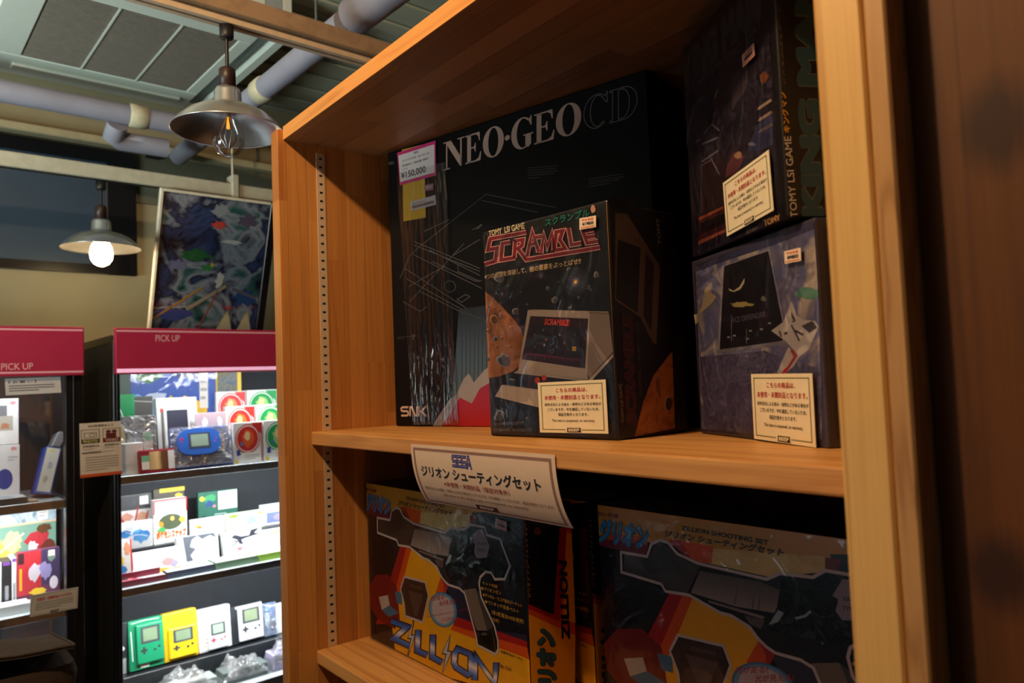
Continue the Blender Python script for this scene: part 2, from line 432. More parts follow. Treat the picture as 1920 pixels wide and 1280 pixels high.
# ================================================================ camera
cd = bpy.data.cameras.new('camera'); cam = bpy.data.objects.new('camera', cd); COL.objects.link(cam)
cd.sensor_width = 36; cd.lens = FPX*36/1920; cd.clip_start = .02
r_, u_, b_ = c2w(V((1, 0, 0))), c2w(V((0, -1, 0))), c2w(V((0, 0, -1)))
m4 = Matrix(((r_.x, u_.x, b_.x, 0), (r_.y, u_.y, b_.y, 0), (r_.z, u_.z, b_.z, EYE), (0, 0, 0, 1)))
cam.matrix_world = m4; SC.camera = cam
cd.dof.use_dof = True; cd.dof.focus_distance = 1.3; cd.dof.aperture_fstop = 5.0
SC.view_settings.view_transform = 'Standard'; SC.view_settings.look = 'None'
SC.cycles.max_bounces = 8; SC.cycles.transparent_max_bounces = 16
SC.cycles.use_denoising = True
SC.cycles.sample_clamp_indirect = 4.0
SC.cycles.caustics_reflective = False; SC.cycles.caustics_refractive = False
# ================================================================ ceiling fixtures
WRAP = mat('grey_pipe_wrap', (140, 142, 160), .6, var=.07, scale=14, bump=.25)
GRILLE = mat('grey_brown_grille', (134, 126, 116), .6)
ACZ = 1.15
ac = thing('air_conditioner', 'white ceiling air conditioner with three slatted intake grilles', 'air conditioner', RW(.67, 2.62, ACZ))
def acp(b):
    b.rbox(.3, .975, 2.24, 2.36, ACZ, 1.3, WHITEP, .004); b.rbox(.3, .975, 2.885, 3.06, ACZ, 1.3, WHITEP, .004)
    b.rbox(.3, .402, 2.36, 2.885, ACZ, 1.3, WHITEP, .004); b.rbox(.93, .975, 2.36, 2.885, ACZ, 1.3, WHITEP, .004)
    b.rbox(.402, .93, 2.36, 2.885, 1.2, 1.3, WHITEP)
part('panel', acp, ac)
part('outer_panel', lambda b: (b.rbox(1.03, 1.065, 2.24, 3.06, ACZ+.004, 1.3, WHITEP, .004), b.rbox(.975, 1.03, 2.24, 3.06, ACZ+.03, 1.3, mat('flap_recess', (150, 160, 165), .5))), ac)
part('divider', lambda b: b.rbox(.575, .581, 2.36, 2.885, ACZ-.001, ACZ+.02, WHITEP), ac)
part('divider', lambda b: b.rbox(.751, .757, 2.36, 2.885, ACZ-.001, ACZ+.02, WHITEP), ac)
for i in range(3):
    u0 = .402+i*.176
    def g(b, u0=u0):
        b.rbox(u0+.002, u0+.174, 2.362, 2.883, ACZ+.012, ACZ+.02, GRILLE)
        for k in range(40): b.rbox(u0+.003, u0+.173, 2.366+k*.013, 2.366+k*.013+.0065, ACZ+.001, ACZ+.013, GRILLE)
    part('intake_grille', g, ac)
part('air_flap', lambda b: b.box(RW(.385, 2.945, ACZ-.012), RU*.545, RV*.075+UP*.012, UP*.012, WHITEP, .003), ac)

def pipe(label, pts, r, sleeves=(), cat='pipe', hang=None):
    t = thing('insulated_pipe', label, cat, pts[0])
    part('pipe_wrap', lambda b: b.tube(pts, r, WRAP, 20), t)
    for p, d in sleeves:
        part('sleeve', lambda b: b.tube([V(p)-d*.03, V(p)-d*.026, V(p)+d*.026, V(p)+d*.03], [r, r*1.13, r*1.13, r], mat('sleeve_tape', (190, 186, 160), .5), 20), t)
    if hang: part('hanger', lambda b: b.tube([V(hang)+UP*r, V(hang)+UP*(1.3-hang.z)], .004, ALU, 8), t)
    return t
pipe('grey wrapped pipe sloping behind the bare pendant lamp, ending in a round cap', [RW(1.005, 3.22, 1.0), RW(1.005, 2.5, 1.0), RW(1.0, 1.78, 1.0)], .036, [(RW(1.003, 2.35, 1.0), RV)], hang=RW(1.0, 1.95, 1.0))
pipe('thick grey wrapped pipe above the wooden beam', [RW(1.02, 1.765, 1.02), RW(1.02, 1.3, 1.02), RW(1.02, .2, 1.02)], .05, hang=RW(1.02, 1.3, 1.02))
pipe('thin grey wrapped pipe left of the thick one above the wooden beam', [RW(.87, 1.85, 1.1), RW(.87, 1.2, 1.1), RW(.87, .2, 1.1)], .04, hang=RW(.87, 1.2, 1.1))
lp = pipe('long grey wrapped pipe under the air conditioner, running along the window wall', [RW(-1.2, 2.83, 1.0), RW(0, 2.83, 1.0), RW(.955, 2.83, 1.0)], .037, [(RW(.745, 2.83, 1.0), RU)], hang=RW(-.6, 2.83, 1.0))
part('branch_pipe', lambda b: b.tube([RW(.68, 2.83, .958), RW(.675, 2.87, .925), RW(.70, 2.89, .92), RW(.78, 2.89, .92), RW(.86, 2.89, .92)], .034, WRAP, 20), lp)

# beam with lighting track, and the wall rail
BEIGE = pine('beam_wood', 0, 2, (156, 132, 106), (124, 102, 80), ring=.3, tint=.05)
TRACKM = mat('cream_track', (196, 176, 150), .5)
beam = thing('track_beam', 'wooden ceiling beam carrying the lighting track', 'beam', RW(1, 1.7, .86))
TV = 1.7; TZ = .862
part('board', lambda b: b.rbox(-1.2, 4.2, TV-.035, TV+.035, TZ+.014, TZ+.058, BEIGE, .002), beam)
def trk(b):
    b.rbox(-1.2, 1.35, TV-.018, TV-.004, TZ-.004, TZ+.014, TRACKM, .001); b.rbox(-1.2, 1.35, TV+.004, TV+.018, TZ-.004, TZ+.014, TRACKM, .001)
    b.rbox(-1.2, 1.35, TV-.004, TV+.004, TZ+.006, TZ+.014, BLKPL)
part('track', trk, beam)
for u in (-.6, 2.6): part('hanger', lambda b: b.tube([RW(u, TV, TZ+.058), RW(u, TV, 1.3)], .005, ALU, 8), beam)
RLV = 2.845
rz = atv(0, 298, RLV).z
rail = thing('wall_rail', 'pale horizontal lighting rail in front of the window', 'rail', RW(1, RLV, rz))
RAILM = mat('grey_painted_rail', (176, 174, 158), .5)
def rl(b):
    b.rbox(-1.4, 2.6, RLV-.018, RLV+.018, rz-.024, rz+.026, RAILM, .003)
    b.rbox(-1.4, 1.02, RLV-.006, RLV+.006, rz-.027, rz-.0235, BLKPL)
part('bar', rl, rail)
hp = uvz(atv(440, 335, RLV-.02))
def hg(b):
    b.rbox(hp[0]-.013, hp[0]+.013, RLV-.03, RLV+.03, rz-.03, rz+.06, RAILM, .003); b.tube([RW(hp[0], RLV, rz+.05), RW(hp[0], RLV, 1.3)], .005, RAILM, 8)
part('hanger', hg, rail)
for q in ((285, 290), (356, 293)):
    p = uvz(atv(q[0], q[1], 3.29))
    def br(b, p=p):
        for k in (-.022, 0, .022): b.rbox(p[0]+k-.004, p[0]+k+.004, 3.27, 3.3, p[2]-.01, p[2]+.03, BLKPL)
        b.rbox(p[0]-.026, p[0]+.026, 3.27, 3.3, p[2]-.018, p[2]-.004, BLKPL)
    b = MB(); br(b); tag(b.build('wall_bracket', loc=RW(p[0], 3.285, p[2])), 'small black forked wall bracket, %s' % ('left of the pipe end' if q[0] < 300 else 'behind the round pipe end'), 'bracket')

# pendant lamps
BULB_ON = mat('lit_bulb', (255, 214, 150), .3, emit=40)
GLASSB = film('bulb_glass', amount=.06, rough=.02, bump=0)
FIL = mat('orange_filament', (255, 150, 40), .4, emit=1.6)
SOCK = mat('dark_brown_socket', (42, 22, 18), .45)
def pendant(rim, ztop, label, lit):
    t = thing('pendant_lamp', label, 'lamp', rim, 'aluminium pendant lamps')
    R = .125; c = rim
    part('plug', lambda b: (b.lathe(V((c.x, c.y, ztop-.031)), [(0, 0), (.0145, 0), (.016, .004), (.016, .0295), (0, .0295)], BLKPL, 20)), t)
    part('cord', lambda b: b.tube([V((c.x, c.y, ztop-.02)), V((c.x, c.y, c.z+.13))], .0045, BLKPL, 8), t)
    part('socket', lambda b: b.lathe(c, [(0, .099), (.0185, .099), (.0185, .143), (.015, .147), (0, .147)], SOCK, 24), t)
    def sh(b):
        o = [(.0175, .1), (.026, .098), (.03, .09), (.031, .064), (.036, .056), (.052, .053), (.066, .049), (.09, .036), (.112, .016), (.122, .003), (R, 0), (R, -.002)]
        i = [(R-.002, -.001), (.120, .003), (.11, .014), (.088, .033), (.064, .046), (.05, .05), (.034, .053), (.028, .06), (.027, .09), (.0165, .096)]
        b.lathe(c, o+i, ALU_SHADE, 64)
    part('lamp_shade', sh, t)
    def bl(b):
        pr = [(.012, .075), (.014, .05), (.02, .03), (.032, .005), (.0365, -.018), (.0335, -.04), (.023, -.056), (.009, -.063), (.0005, -.064)]
        b.lathe(c, pr, BULB_ON if lit else GLASSB, 32)
    bu = part('bulb', bl, t)
    if not lit:
        def fl(b):
            b.tube([V((c.x, c.y, c.z+.075)), V((c.x, c.y, c.z+.03))], .007, mat('bulb_stem', (200, 200, 195), .3), 12)
            for k in range(8):
                a = 2*math.pi*k/8; d = V((math.cos(a), math.sin(a), 0))
                b.tube([c+d*.006+UP*.028, c+d*.017+UP*.0, c+d*.018-UP*.02, c+d*.004-UP*.042], .0012, ALU, 6)
        part('wire_cage', fl, t)
        part('filament', lambda b: b.tube([c+UP*.04, c+UP*.004], .0035, FIL, 8), t)
    return t
p1 = ray(433, 241)*1.72; L1 = V((p1.x, p1.y, p1.z))
tr = RW(p1.dot(RU), TV, 0); L1 = V((tr.x, tr.y, ray(433, 241).z*1.72))
pendant(L1, TZ-.004, 'unlit aluminium pendant lamp with clear bulb, beside the cabinet top', False)
p2 = atv(190, 465, RLV)
pendant(p2, rz-.0285, 'glowing aluminium pendant lamp in front of the window', True)
point('pendant_glow', p2-UP*.075, 2.0, .03, (1, .72, .42))

# framed poster on top of the cases, leaning on the rail: abstract colours only
pb = uvz(atv(275, 617, 2.99)); pt = uvz(atv(303, 352, RLV-.045))
PU = pb[0]
PF = Face(RW(PU, 2.99, pb[2]-.03), RU, RW(PU, RLV-.045, pt[2])-RW(PU, 2.99, pb[2]-.03))
PH = (RW(PU, RLV-.045, pt[2])-RW(PU, 2.99, pb[2]-.03)).length; PW = .44
PF.w, PF.h = PW, PH
pos = thing('framed_poster', 'framed dark space picture standing on the glass case under the rail', 'poster', PF.o)
def fr(b, a0, b0, a1, b1, m): b.box(PF.P(a0, b0, -.012), PF.u*(a1-a0), PF.v*(b1-b0), PF.n*.02, m, .002)
WF = mat('pale_frame', (214, 206, 188), .4); BF = mat('black_frame', (22, 18, 20), .35)
part('frame', lambda b: (fr(b, 0, 0, .012, PH, WF)), pos)['label'] = 'pale left frame bar'
part('frame', lambda b: (fr(b, PW-.03, 0, PW, PH, BF), fr(b, .012, 0, PW-.03, .012, BF), fr(b, .012, PH-.01, PW-.03, PH, WF)), pos)
def pic(b):
    b.box(PF.P(.012, .012, -.01), PF.u*(PW-.042), PF.v*(PH-.022), PF.n*.006, mottled('poster_clouds', [(26, 32, 58), (76, 94, 150), (46, 52, 80), (170, 182, 206), (70, 120, 120), (40, 40, 66)], 7, .12))
    a = Art(b, PF, cv=lambda p: (p[0]*PW, p[1]*PH), e0=-.0035)
    r = random.Random(3)
    for i, (c, x, y, rx, ry) in enumerate([((245, 95, 81), .5, .8, .09, .035), ((54, 127, 73), .34, .58, .16, .05), ((76, 162, 95), .45, .5, .08, .03), ((230, 245, 245), .62, .69, .12, .02), ((245, 216, 95), .48, .52, .02, .02), ((135, 143, 189), .2, .5, .1, .05), ((245, 245, 245), .56, .42, .05, .08), ((176, 189, 203), .5, .9, .1, .05), ((81, 95, 176), .2, .16, .18, .06), ((245, 95, 68), .66, .22, .03, .015), ((54, 95, 162), .8, .3, .14, .08), ((108, 100, 127), .75, .85, .1, .07)]):
        a.blob(C(*c, 25), x, y, rx, ry, 1+i*.3, 22, seed=i, j=.55)
    for c, p, wd in [((214, 160, 70), [(.02, .12), (.42, .36)], .008), ((176, 110, 86), [(.4, 0.03), (.56, .36)], .006), ((190, 180, 160), [(.3, .2), (.62, .38)], .014), ((200, 196, 190), [(.02, .2), (.3, .22)], .006), ((150, 80, 60), [(.02, .1), (.03, .55)], .005), ((120, 120, 140), [(.68, .36), (.9, .3)], .012), ((200, 190, 90), [(.56, .03), (.62, .14)], .006)]:
        a.line(C(*c, 25), p, wd, 5)
    for x in (.66, .84): a.poly(grad('poster_jet', [(0, (255, 255, 240)), (.6, (250, 236, 180)), (1, (150, 130, 110))], .02, .13, 1), [(x-.1, .03), (x+.06, .03), (x, .21)], 6)
part('picture', pic, pos)
part('glazing', lambda b: b.box(PF.P(.012, .012, .0005), PF.u*(PW-.042), PF.v*(PH-.022), PF.n*.0008, film('poster_glazing', amount=.02, rough=.03, scale=(4, 4, 4), bump=.25, dist=.02)), pos)
# ================================================================ glass display cases along the wall
CV = 2.8; K = 2.8/2.3
HZ0, HZ1 = .0645*K, .1945*K                 # sign board band
CT = HZ1                                    # top of the case
UR0, UR1 = .65, 1.68; UL0, UL1 = -1.8, .558  # left case lengthened out of view to give the film bright reflections
SH1, SH2 = -.270, -.648
SH3 = atv(533, 1266, CV).z
LS1, LS2 = -.324, -.668; LS3 = -1.08
STRIP = mat('led_strip', (240, 248, 255), .4, emit=9)
CTOP = CT-.02
def case(label, u0, u1, shelves, wl, wr_, um):
    t = thing('glass_display_case', label, 'display case', RW((u0+u1)/2, 3.03, -1.5), 'glass display cases along the wall')
    part('base', lambda b: (b.rbox(u0, u1, CV+.01, 3.28, -1.5, -1.3, BLKMET, .004)), t)
    part('back_panel', lambda b: b.rbox(u0+.02, u1-.02, 3.26, 3.28, -1.3, CTOP, CASEIN), t)
    part('top_panel', lambda b: b.rbox(u0, u1, CV+.01, 3.28, CTOP-.03, CTOP, BLKMET, .003), t)
    for a, b_ in ((u0, u0+wl), (u1-wr_, u1)):
        part('side_panel', lambda b: b.rbox(a if a == u0 else b_-.014, b_ if a != u0 else a+.014, CV+.04, 3.26, -1.3, CTOP-.03, CASEIN), t)
        part('post', lambda b: (b.rbox(a, b_, CV, CV+.04, -1.5, CTOP-.02, BLKMET, .003), b.rbox(a+(b_-a)*.45, a+(b_-a)*.55, CV-.003, CV, -1.3, CTOP-.05, BLKMET, .001)), t)
    for z in shelves:
        s = part('shelf', lambda b: (b.rbox(u0+wl+.002, u1-wr_-.002, CV+.0125, 3.255, z-.012, z, mat('frosted_shelf', (190, 200, 204), .25, var=.02), 0),), t)
        b = MB(); b.rbox(u0+wl, u1-wr_, CV+.0085, CV+.0122, z-.026, z+.002, ALU, .001); b.build('edge_rail', s)
        for k in (.04, .92):
            b = MB(); uu = u0+wl+(u1-u0-wl-wr_)*k; b.rbox(uu, uu+.022, 3.235, 3.255, z-.09, z-.012, mat('pale_bracket', (176, 196, 190), .4), .002); b.build('bracket', s)
    part('light_strip', lambda b: b.rbox(u0+wl+.02, u1-wr_-.02, CV+.05, CV+.07, CTOP-.04, CTOP-.031, STRIP), t)
    for a, b_, v in ((u0+wl, um+.02, CV+.003), (min(um-.02, u1-wr_-.3), u1-wr_, CV-.002)):
        g = part('glass_door', lambda b: b.rbox(a, b_, v, v+.003, -1.28, HZ0+.03, GLASS), t)
        b = MB(); b.rbox((b_ if v > CV else a)-.004, (b_ if v > CV else a)+.004, v-.002, v+.005, -1.28, HZ0+.03, mat('glass_edge', (150, 170, 172), .2), .001); b.build('edge_strip', g)
    return t
RCASE = case('lit glass display case behind the pine cabinet, full of white game packages', UR0, UR1, (SH1, SH2, SH3), .022, .022, 1.32)
LCASE = case('glass display case at the left end, fewer packages inside', UL0, UL1, (LS1, LS2, LS3), .05, .05, uvz(atv(147, 1100, CV))[0]-.02)
# sign boards (part of their case: screwed to its front)
PINKT = C(226, 170, 176, 40)
def header(cs, u0, u1, tp, glow):
    def f(b):
        b.rbox(u0, u1, CV-.034, CV-.006, HZ0, HZ1, CRIMSON, .004, 2)
        F = Face(RW(u0, CV-.034, HZ0), RU, UP); a = Art(b, F)
        wl = C(236, 170, 188, 40) if not glow else mat('lip_spill_glow', (255, 190, 226), .3, emit=.55)  # LED spill along the lip, put in as an emissive stripe
        a.line(C(236, 170, 184, 40), [(.004, HZ1-HZ0-.011), (u1-u0-.004, HZ1-HZ0-.011)], .006, 1, ab=True)
        a.line(wl, [(.004, .012), (u1-u0-.004, .012)], .006 if not glow else .013, 1, ab=True)
        a.text(PINKT, 'PICK UP', *tp, L=2, bold=.012)
    h = part('sign_board', f, cs); h['label'] = 'crimson sign board reading PICK UP'
header(RCASE, UR0, UR1, ((291.5, 640), (337, 640), (291.5, 627.5)), True)
header(LCASE, UL0, UL1, ((2, 694), (62, 692.5), (2, 681)), False)
def caselight(u0, u1, zs, W):
    for z, w_ in zip(zs, W):
        uu = (u0+u1)/2
        area('case_light', RW(uu, CV+.024, z-.0185), RW(uu, CV+.24, z-.44), (u1-u0)*.94, .012, w_, (.93, .98, 1.0))
caselight(UR0, UR1, (HZ0+.032, SH1, SH2, SH3), (4.5, 9.5, 8, 3))
caselight(UL0, UL1, (HZ0+.032, LS1, LS2), (6, 17, 8))

# ---------------------------------------------------------------- packages
def nface(F): return lambda p: (p[0]*F.w, p[1]*F.h)
def ops(a, F, prog, L0=1):
    """tiny drawing programme in face fractions"""
    for i, q in enumerate(prog):
        L = L0+i*.6; k, c = q[0], q[1]
        m = C(*c) if isinstance(c, tuple) else c
        if k == 'r': a.rect(m, *q[2:6], L)
        elif k == 'e': a.ell(m, q[2], q[3], q[4], q[5], L)
        elif k == 'p': a.poly(m, q[2], L)
        elif k == 'b': a.blob(m, q[2], q[3], q[4], q[5], L, 16, q[6] if len(q) > 6 else i, .45)
        elif k == 't': a.text(m, q[2], (q[3], q[4]), (q[5], q[4]), (q[3], q[6]), L, bold=q[7] if len(q) > 7 else .01)
        elif k == 'l': a.line(m, q[2], q[3], L)
        elif k == 'x':      # lines of tiny print
            x0, y0, x1, y1, n = q[2:7]
            for j in range(n): a.rect(m, x0, y1-(y1-y0)*(j+.2)/n, x1-(x1-x0)*(.0 if j < n-1 else .35), y1-(y1-y0)*(j+.55)/n, L)
WRAPCLEAR = film('crinkled_bag', haze=.14, amount=.2, rough=.12, scale=(28, 28, 28), bump=.9, dist=.02)
WRAPTIGHT = film('shrink_wrap', amount=.05, rough=.08, scale=(40, 40, 14), bump=.5, dist=.01)
def stand(name, label, cat, TL, TR, v, zb, col, prog=(), lean=0, d=.022, group=None, bev=.0015, tags=(), wrap=None, roll=0, extra=None, edge=None):
    """package standing at depth v on level zb; TL, TR are its upper front corners in the photograph"""
    tl = atv(TL[0], TL[1], v); tr_ = atv(TR[0], TR[1], v)
    ub = uvz(tl); ur = uvz(tr_)
    zt = (ub[2]+ur[2])/2; w_ = ur[0]-ub[0]
    h = zt-zb; la = math.radians(lean)
    zb = zb+.0006+d*math.sin(la); h = zt-zb
    o = RW(ub[0], v-h*math.tan(la), zb)
    F = Face(o, RU, RV*math.sin(la)+UP*math.cos(la), w_, h/math.cos(la))
    t = thing(name, label, cat, o, group)
    b = MB(); m = C(*col) if isinstance(col, tuple) else col
    carton_body(b, F, F.w, F.h, d, m, bev)
    a = Art(b, F, cv=nface(F), e0=.0003)
    ops(a, F, prog)
    b.build('carton' if cat != 'game console' else 'blister_pack', t)
    for i, tg in enumerate(tags):
        bb = MB(); x0, y0, x1, y1 = tg[:4]
        bb.box(F.P(x0*F.w, y0*F.h, .001), F.u*((x1-x0)*F.w), F.v*((y1-y0)*F.h), F.n*.0006, PAPER)
        aa = Art(bb, F, cv=nface(F), e0=.0018)
        if len(tg) > 4: aa.rect(C(*tg[4]), x0, y1-(y1-y0)*.4, x1, y1)
        else:
            for j in range(3): aa.rect(C(170, 166, 170), x0+(x1-x0)*.1, y1-(y1-y0)*(.25+.22*j), x1-(x1-x0)*(.1+.2*(j == 2)), y1-(y1-y0)*(.33+.22*j))
        bb.build('price_label', t)
    if extra: extra(t, F)
    if wrap:
        bb = MB()
        def fn(i, j):
            r = math.sin(i*23+j*7)*.0012+math.sin(i*9-j*17)*.0012
            return F.P(-.003+i*(F.w+.006), .002+j*(F.h+.002), .004+r)
        bb.grid(fn, 10, 10, wrap)
        bb.build('plastic_wrap', t)
    return t
def tier(cs, u0, u1, v0, z0, z1):
    part('riser', lambda b: b.rbox(u0, u1, v0, 3.25, z0+.0005, z1, mat('smoked_riser', (34, 38, 42), .3), .002), cs)
def flat(name, label, cat, FL, FR, z0, th, dep, side, top, prog=(), group=None, v=None):
    """package lying flat: FL, FR are its lower front corners"""
    a_ = uvz(atzr(FL[0], FL[1], z0)) if v is None else uvz(atv(FL[0], FL[1], v))
    vv = a_[1] if v is None else v
    b_ = uvz(atv(FR[0], FR[1], vv))
    o = RW(a_[0], vv, z0+.0005); t = thing(name, label, cat, o, group)
    w_ = b_[0]-a_[0]
    b = MB(); b.box(o, RU*w_, RV*dep, UP*th, C(*side), .001)
    F = Face(o+UP*th, RU, RV, w_, dep); a = Art(b, F, cv=nface(F), e0=.0003)
    ops(a, F, [('r', top, .02, .02, .98, .98)]+list(prog)); b.build('carton', t)
    return t
WHT = (236, 238, 240); GRY = (150, 154, 160)
# --- right case, upper shelf
R1 = SH1; A1 = SH1+.05; A2 = SH1+.12
tier(RCASE, UR0+.04, UR1-.04, 2.99, R1, A1); tier(RCASE, UR0+.04, UR1-.04, 3.1, A1, A2)
stand('game_box', 'wide blue boxed game with yellow patches at the back of the top shelf', 'game box', (240, 686), (404, 684), 3.14, A2, (44, 84, 168),
      [('p', (120, 170, 210), [(.02, .0), (.35, .0), (.30, .45), (.1, .6), (.02, .55)]), ('b', (70, 130, 90), .22, .85, .2, .12, 3), ('p', (236, 190, 50), [(.42, .0), (.85, .0), (.9, .4), (.62, .55), (.44, .3)]), ('b', (222, 170, 40), .5, .3, .15, .3, 5), ('b', (190, 200, 220), .3, .55, .16, .08, 6), ('b', (40, 60, 120), .7, .85, .2, .1, 8), ('r', (200, 60, 90), 0, .5, .02, 1), ('b', (200, 70, 60), .84, .12, .05, .1, 4)], wrap=WRAPTIGHT, tags=[(.80, .35, .9, .92)])
stand('game_box', 'small yellow-framed pack beside the wide blue box', 'game box', (404, 690), (452, 688), 3.16, A2, (226, 190, 50), [('r', mottled('pack_pic', [(30, 40, 60), (70, 90, 110), (120, 110, 60), (30, 36, 48)], 40), .06, .2, .84, .97)])
stand('game_box', 'dark green pack at the far left of the top shelf', 'game box', (213, 700), (245, 698), 3.13, A2, (34, 64, 50), [('r', (44, 110, 80), 0, .0, 1, .4)])
stand('game_box', 'bright green pack with white swirl under crinkled film', 'game box', (212, 740), (252, 738), 3.06, A1, (20, 140, 80), [('p', WHT, [(.0, .0), (.5, .0), (.2, .5), (.0, .62)]), ('l', WHT, [(.15, .9), (.5, .6), (.9, .1)], .003)], wrap=WRAPTIGHT)
stand('game_box', 'small charcoal pack with a yellow patch beside the green pack', 'game box', (247, 742), (286, 744), 3.07, A1, (66, 66, 62), [('b', (232, 206, 40), .55, .3, .26, .24, 5), ('l', (190, 190, 180), [(.0, .93), (1, .9)], .002)])
def scr(t, F):
    b = MB()
    def rr(a0, b0, a1, b1, m, z): b.box(F.P(a0*F.w, b0*F.h, 0), F.u*((a1-a0)*F.w), F.v*((b1-b0)*F.h), F.n*z, m, .002)
    rr(.16, .12, .80, .88, C(206, 206, 204), .008); b.build('inner_frame', t)
    b = MB(); rr(.22, .3, .74, .82, C(40, 42, 58), .0095); b.build('screen', t)
stand('game_console', 'grey and white boxed handheld with dark square screen, leaning', 'game console', (292, 746), (368, 744), 2.95, R1, (184, 186, 186), [('r', (214, 216, 218), .02, .9, .98, .99), ('b', (200, 60, 60), .12, .82, .05, .04), ('r', (90, 92, 90), .1, .1, .15, .8), ('b', (200, 120, 70), .8, .55, .04, .12, 2)], lean=8, d=.035, extra=scr)
stand('pouch_pack', 'black pouch with yellow edges under shiny film', 'pouch', (217, 782), (290, 780), 2.9, R1, (40, 42, 46), [('p', (226, 190, 50), [(.05, .0), (.2, .0), (.22, .9), (.12, .95)]), ('e', (60, 58, 76), .5, .45, .25, .38), ('e', (190, 190, 196), .5, .25, .16, .18), ('b', (206, 180, 60), .86, .5, .08, .3), ('r', (30, 30, 32), .0, .86, 1, 1)], wrap=WRAPCLEAR, tags=[(.68, .35, .92, .7, (120, 200, 160))], lean=5)
stand('white_box', 'plain white box at the left front of the top shelf', 'box', (226, 832), (268, 829), 2.855, R1, WHT, [('x', (214, 218, 220), .1, .1, .9, .35, 3)], d=.03)
stand('game_box', 'small brown and red pack with a golden glow on its front', 'game box', (260, 846), (327, 838), 2.835, R1, (150, 34, 50), [('r', grad('brown_glow', [(0, (90, 60, 40)), (.5, (250, 210, 150)), (.62, (120, 80, 50)), (1, (70, 46, 34))], .0, .12, 0), .28, .12, .78, .92), ('r', WHT, .8, .1, .98, .95), ('p', (190, 60, 80), [(0, .92), (1, .92), (1, 1), (0, 1)])], lean=10, tags=[(.06, .15, .27, .75, (110, 190, 150))])
def gba(t, F):
    b = MB()
    cx, cy = F.w*.45, F.h*.62
    pts = []
    for i in range(28):
        q = 2*math.pi*i/28; r = 1/(abs(math.cos(q))**3.2+abs(math.sin(q))**3.2)**(1/3.2)
        pts.append((cx+F.w*.36*r*math.cos(q), cy+F.h*.33*r*math.sin(q)))
    vs = [F.P(p[0], p[1], .001) for p in pts]+[F.P(p[0], p[1], .014) for p in pts]; n = 28
    m = C(52, 104, 200, 30)
    b.add(vs, [[i, (i+1) % n, n+(i+1) % n, n+i] for i in range(n)]+[[n+i for i in range(n)]], m)
    a = Art(b, F, e0=.0143, cv=nface(F))
    a.rect(C(60, 70, 96), .27, .44, .64, .84, 1); a.rect(C(150, 176, 160), .31, .5, .6, .8, 2)
    a.rect(C(196, 66, 110), .145, .62, .165, .76, 1); a.rect(C(196, 66, 110), .12, .68, .19, .71, 1)
    a.ell(C(150, 90, 200), .74, .68, .016, .035, 1); a.ell(C(150, 90, 200), .71, .6, .016, .035, 1)
    b.build('handheld', t)
stand('game_console', 'wide blue handheld console in a clear bag on its blue box', 'game console', (318, 804), (428, 797), 2.87, R1, (50, 92, 170), [('r', (38, 54, 110), 0, 0, 1, .3), ('b', (90, 140, 220), .2, .2, .15, .1), ('x', (150, 160, 200), .1, .06, .8, .22, 3)], lean=14, d=.03, wrap=WRAPCLEAR, extra=gba, tags=[(.76, .34, .9, .78)])
stand('clear_case', 'clear plastic case with pink insert behind the blue handheld', 'case', (366, 776), (424, 770), 2.912, R1, (196, 170, 176), [('b', WHT, .3, .8, .12, .14, 3), ('b', WHT, .78, .8, .1, .14, 4), ('r', (120, 90, 96), .08, .55, .92, .66)], d=.006)
def disc(c1, c2):
    return [('p', c1, [(.6, .98), (.98, .98), (.98, .02), (.94, .02), (.94, .7)]), ('e', c1, .48, .6, .42, .36), ('e', (236, 236, 230), .48, .6, .385, .33), ('e', c1, .48, .6, .36, .305), ('b', c2, .5, .6, .26, .26, 7), ('b', (236, 200, 150), .46, .66, .12, .14, 9), ('b', (70, 130, 190), .28, .48, .06, .07, 2), ('r', (60, 70, 150), .1, .2, .22, .34), ('r', (226, 190, 40), .04, .02, .16, .1)]
RG = 'round-picture game boxes on the top shelf'
for nm, TL, TR, v, zb, c1, c2 in [('back', (405, 735), (461, 732), 3.12, A2, (206, 60, 60), (226, 140, 90)), ('middle', (423, 763), (478, 759), 3.0, A1, (200, 50, 44), (226, 120, 50)), ('front', (437, 794), (492, 789), 2.845, R1, (196, 40, 40), (220, 90, 40))]:
    stand('game_box', 'red-edged game box with round picture, %s one of the red trio' % nm, 'game box', TL, TR, v, zb, (228, 228, 230), disc(c1, c2), d=.03, group=RG, tags=[(.3, .05, .92, .26)] if nm == 'front' else [])
for nm, TL, TR, v, zb in [('back', (463, 732), (519, 729), 3.12, A2), ('middle', (480, 759), (535, 756), 3.0, A1), ('front', (494, 789), (549, 785), 2.845, R1)]:
    stand('game_box', 'green-edged game box with round picture, %s one of the green trio' % nm, 'game box', TL, TR, v, zb, (228, 230, 228), disc((30, 150, 80), (150, 200, 120)), d=.03, group=RG, tags=[(.3, .05, .92, .26)] if nm == 'front' else [])
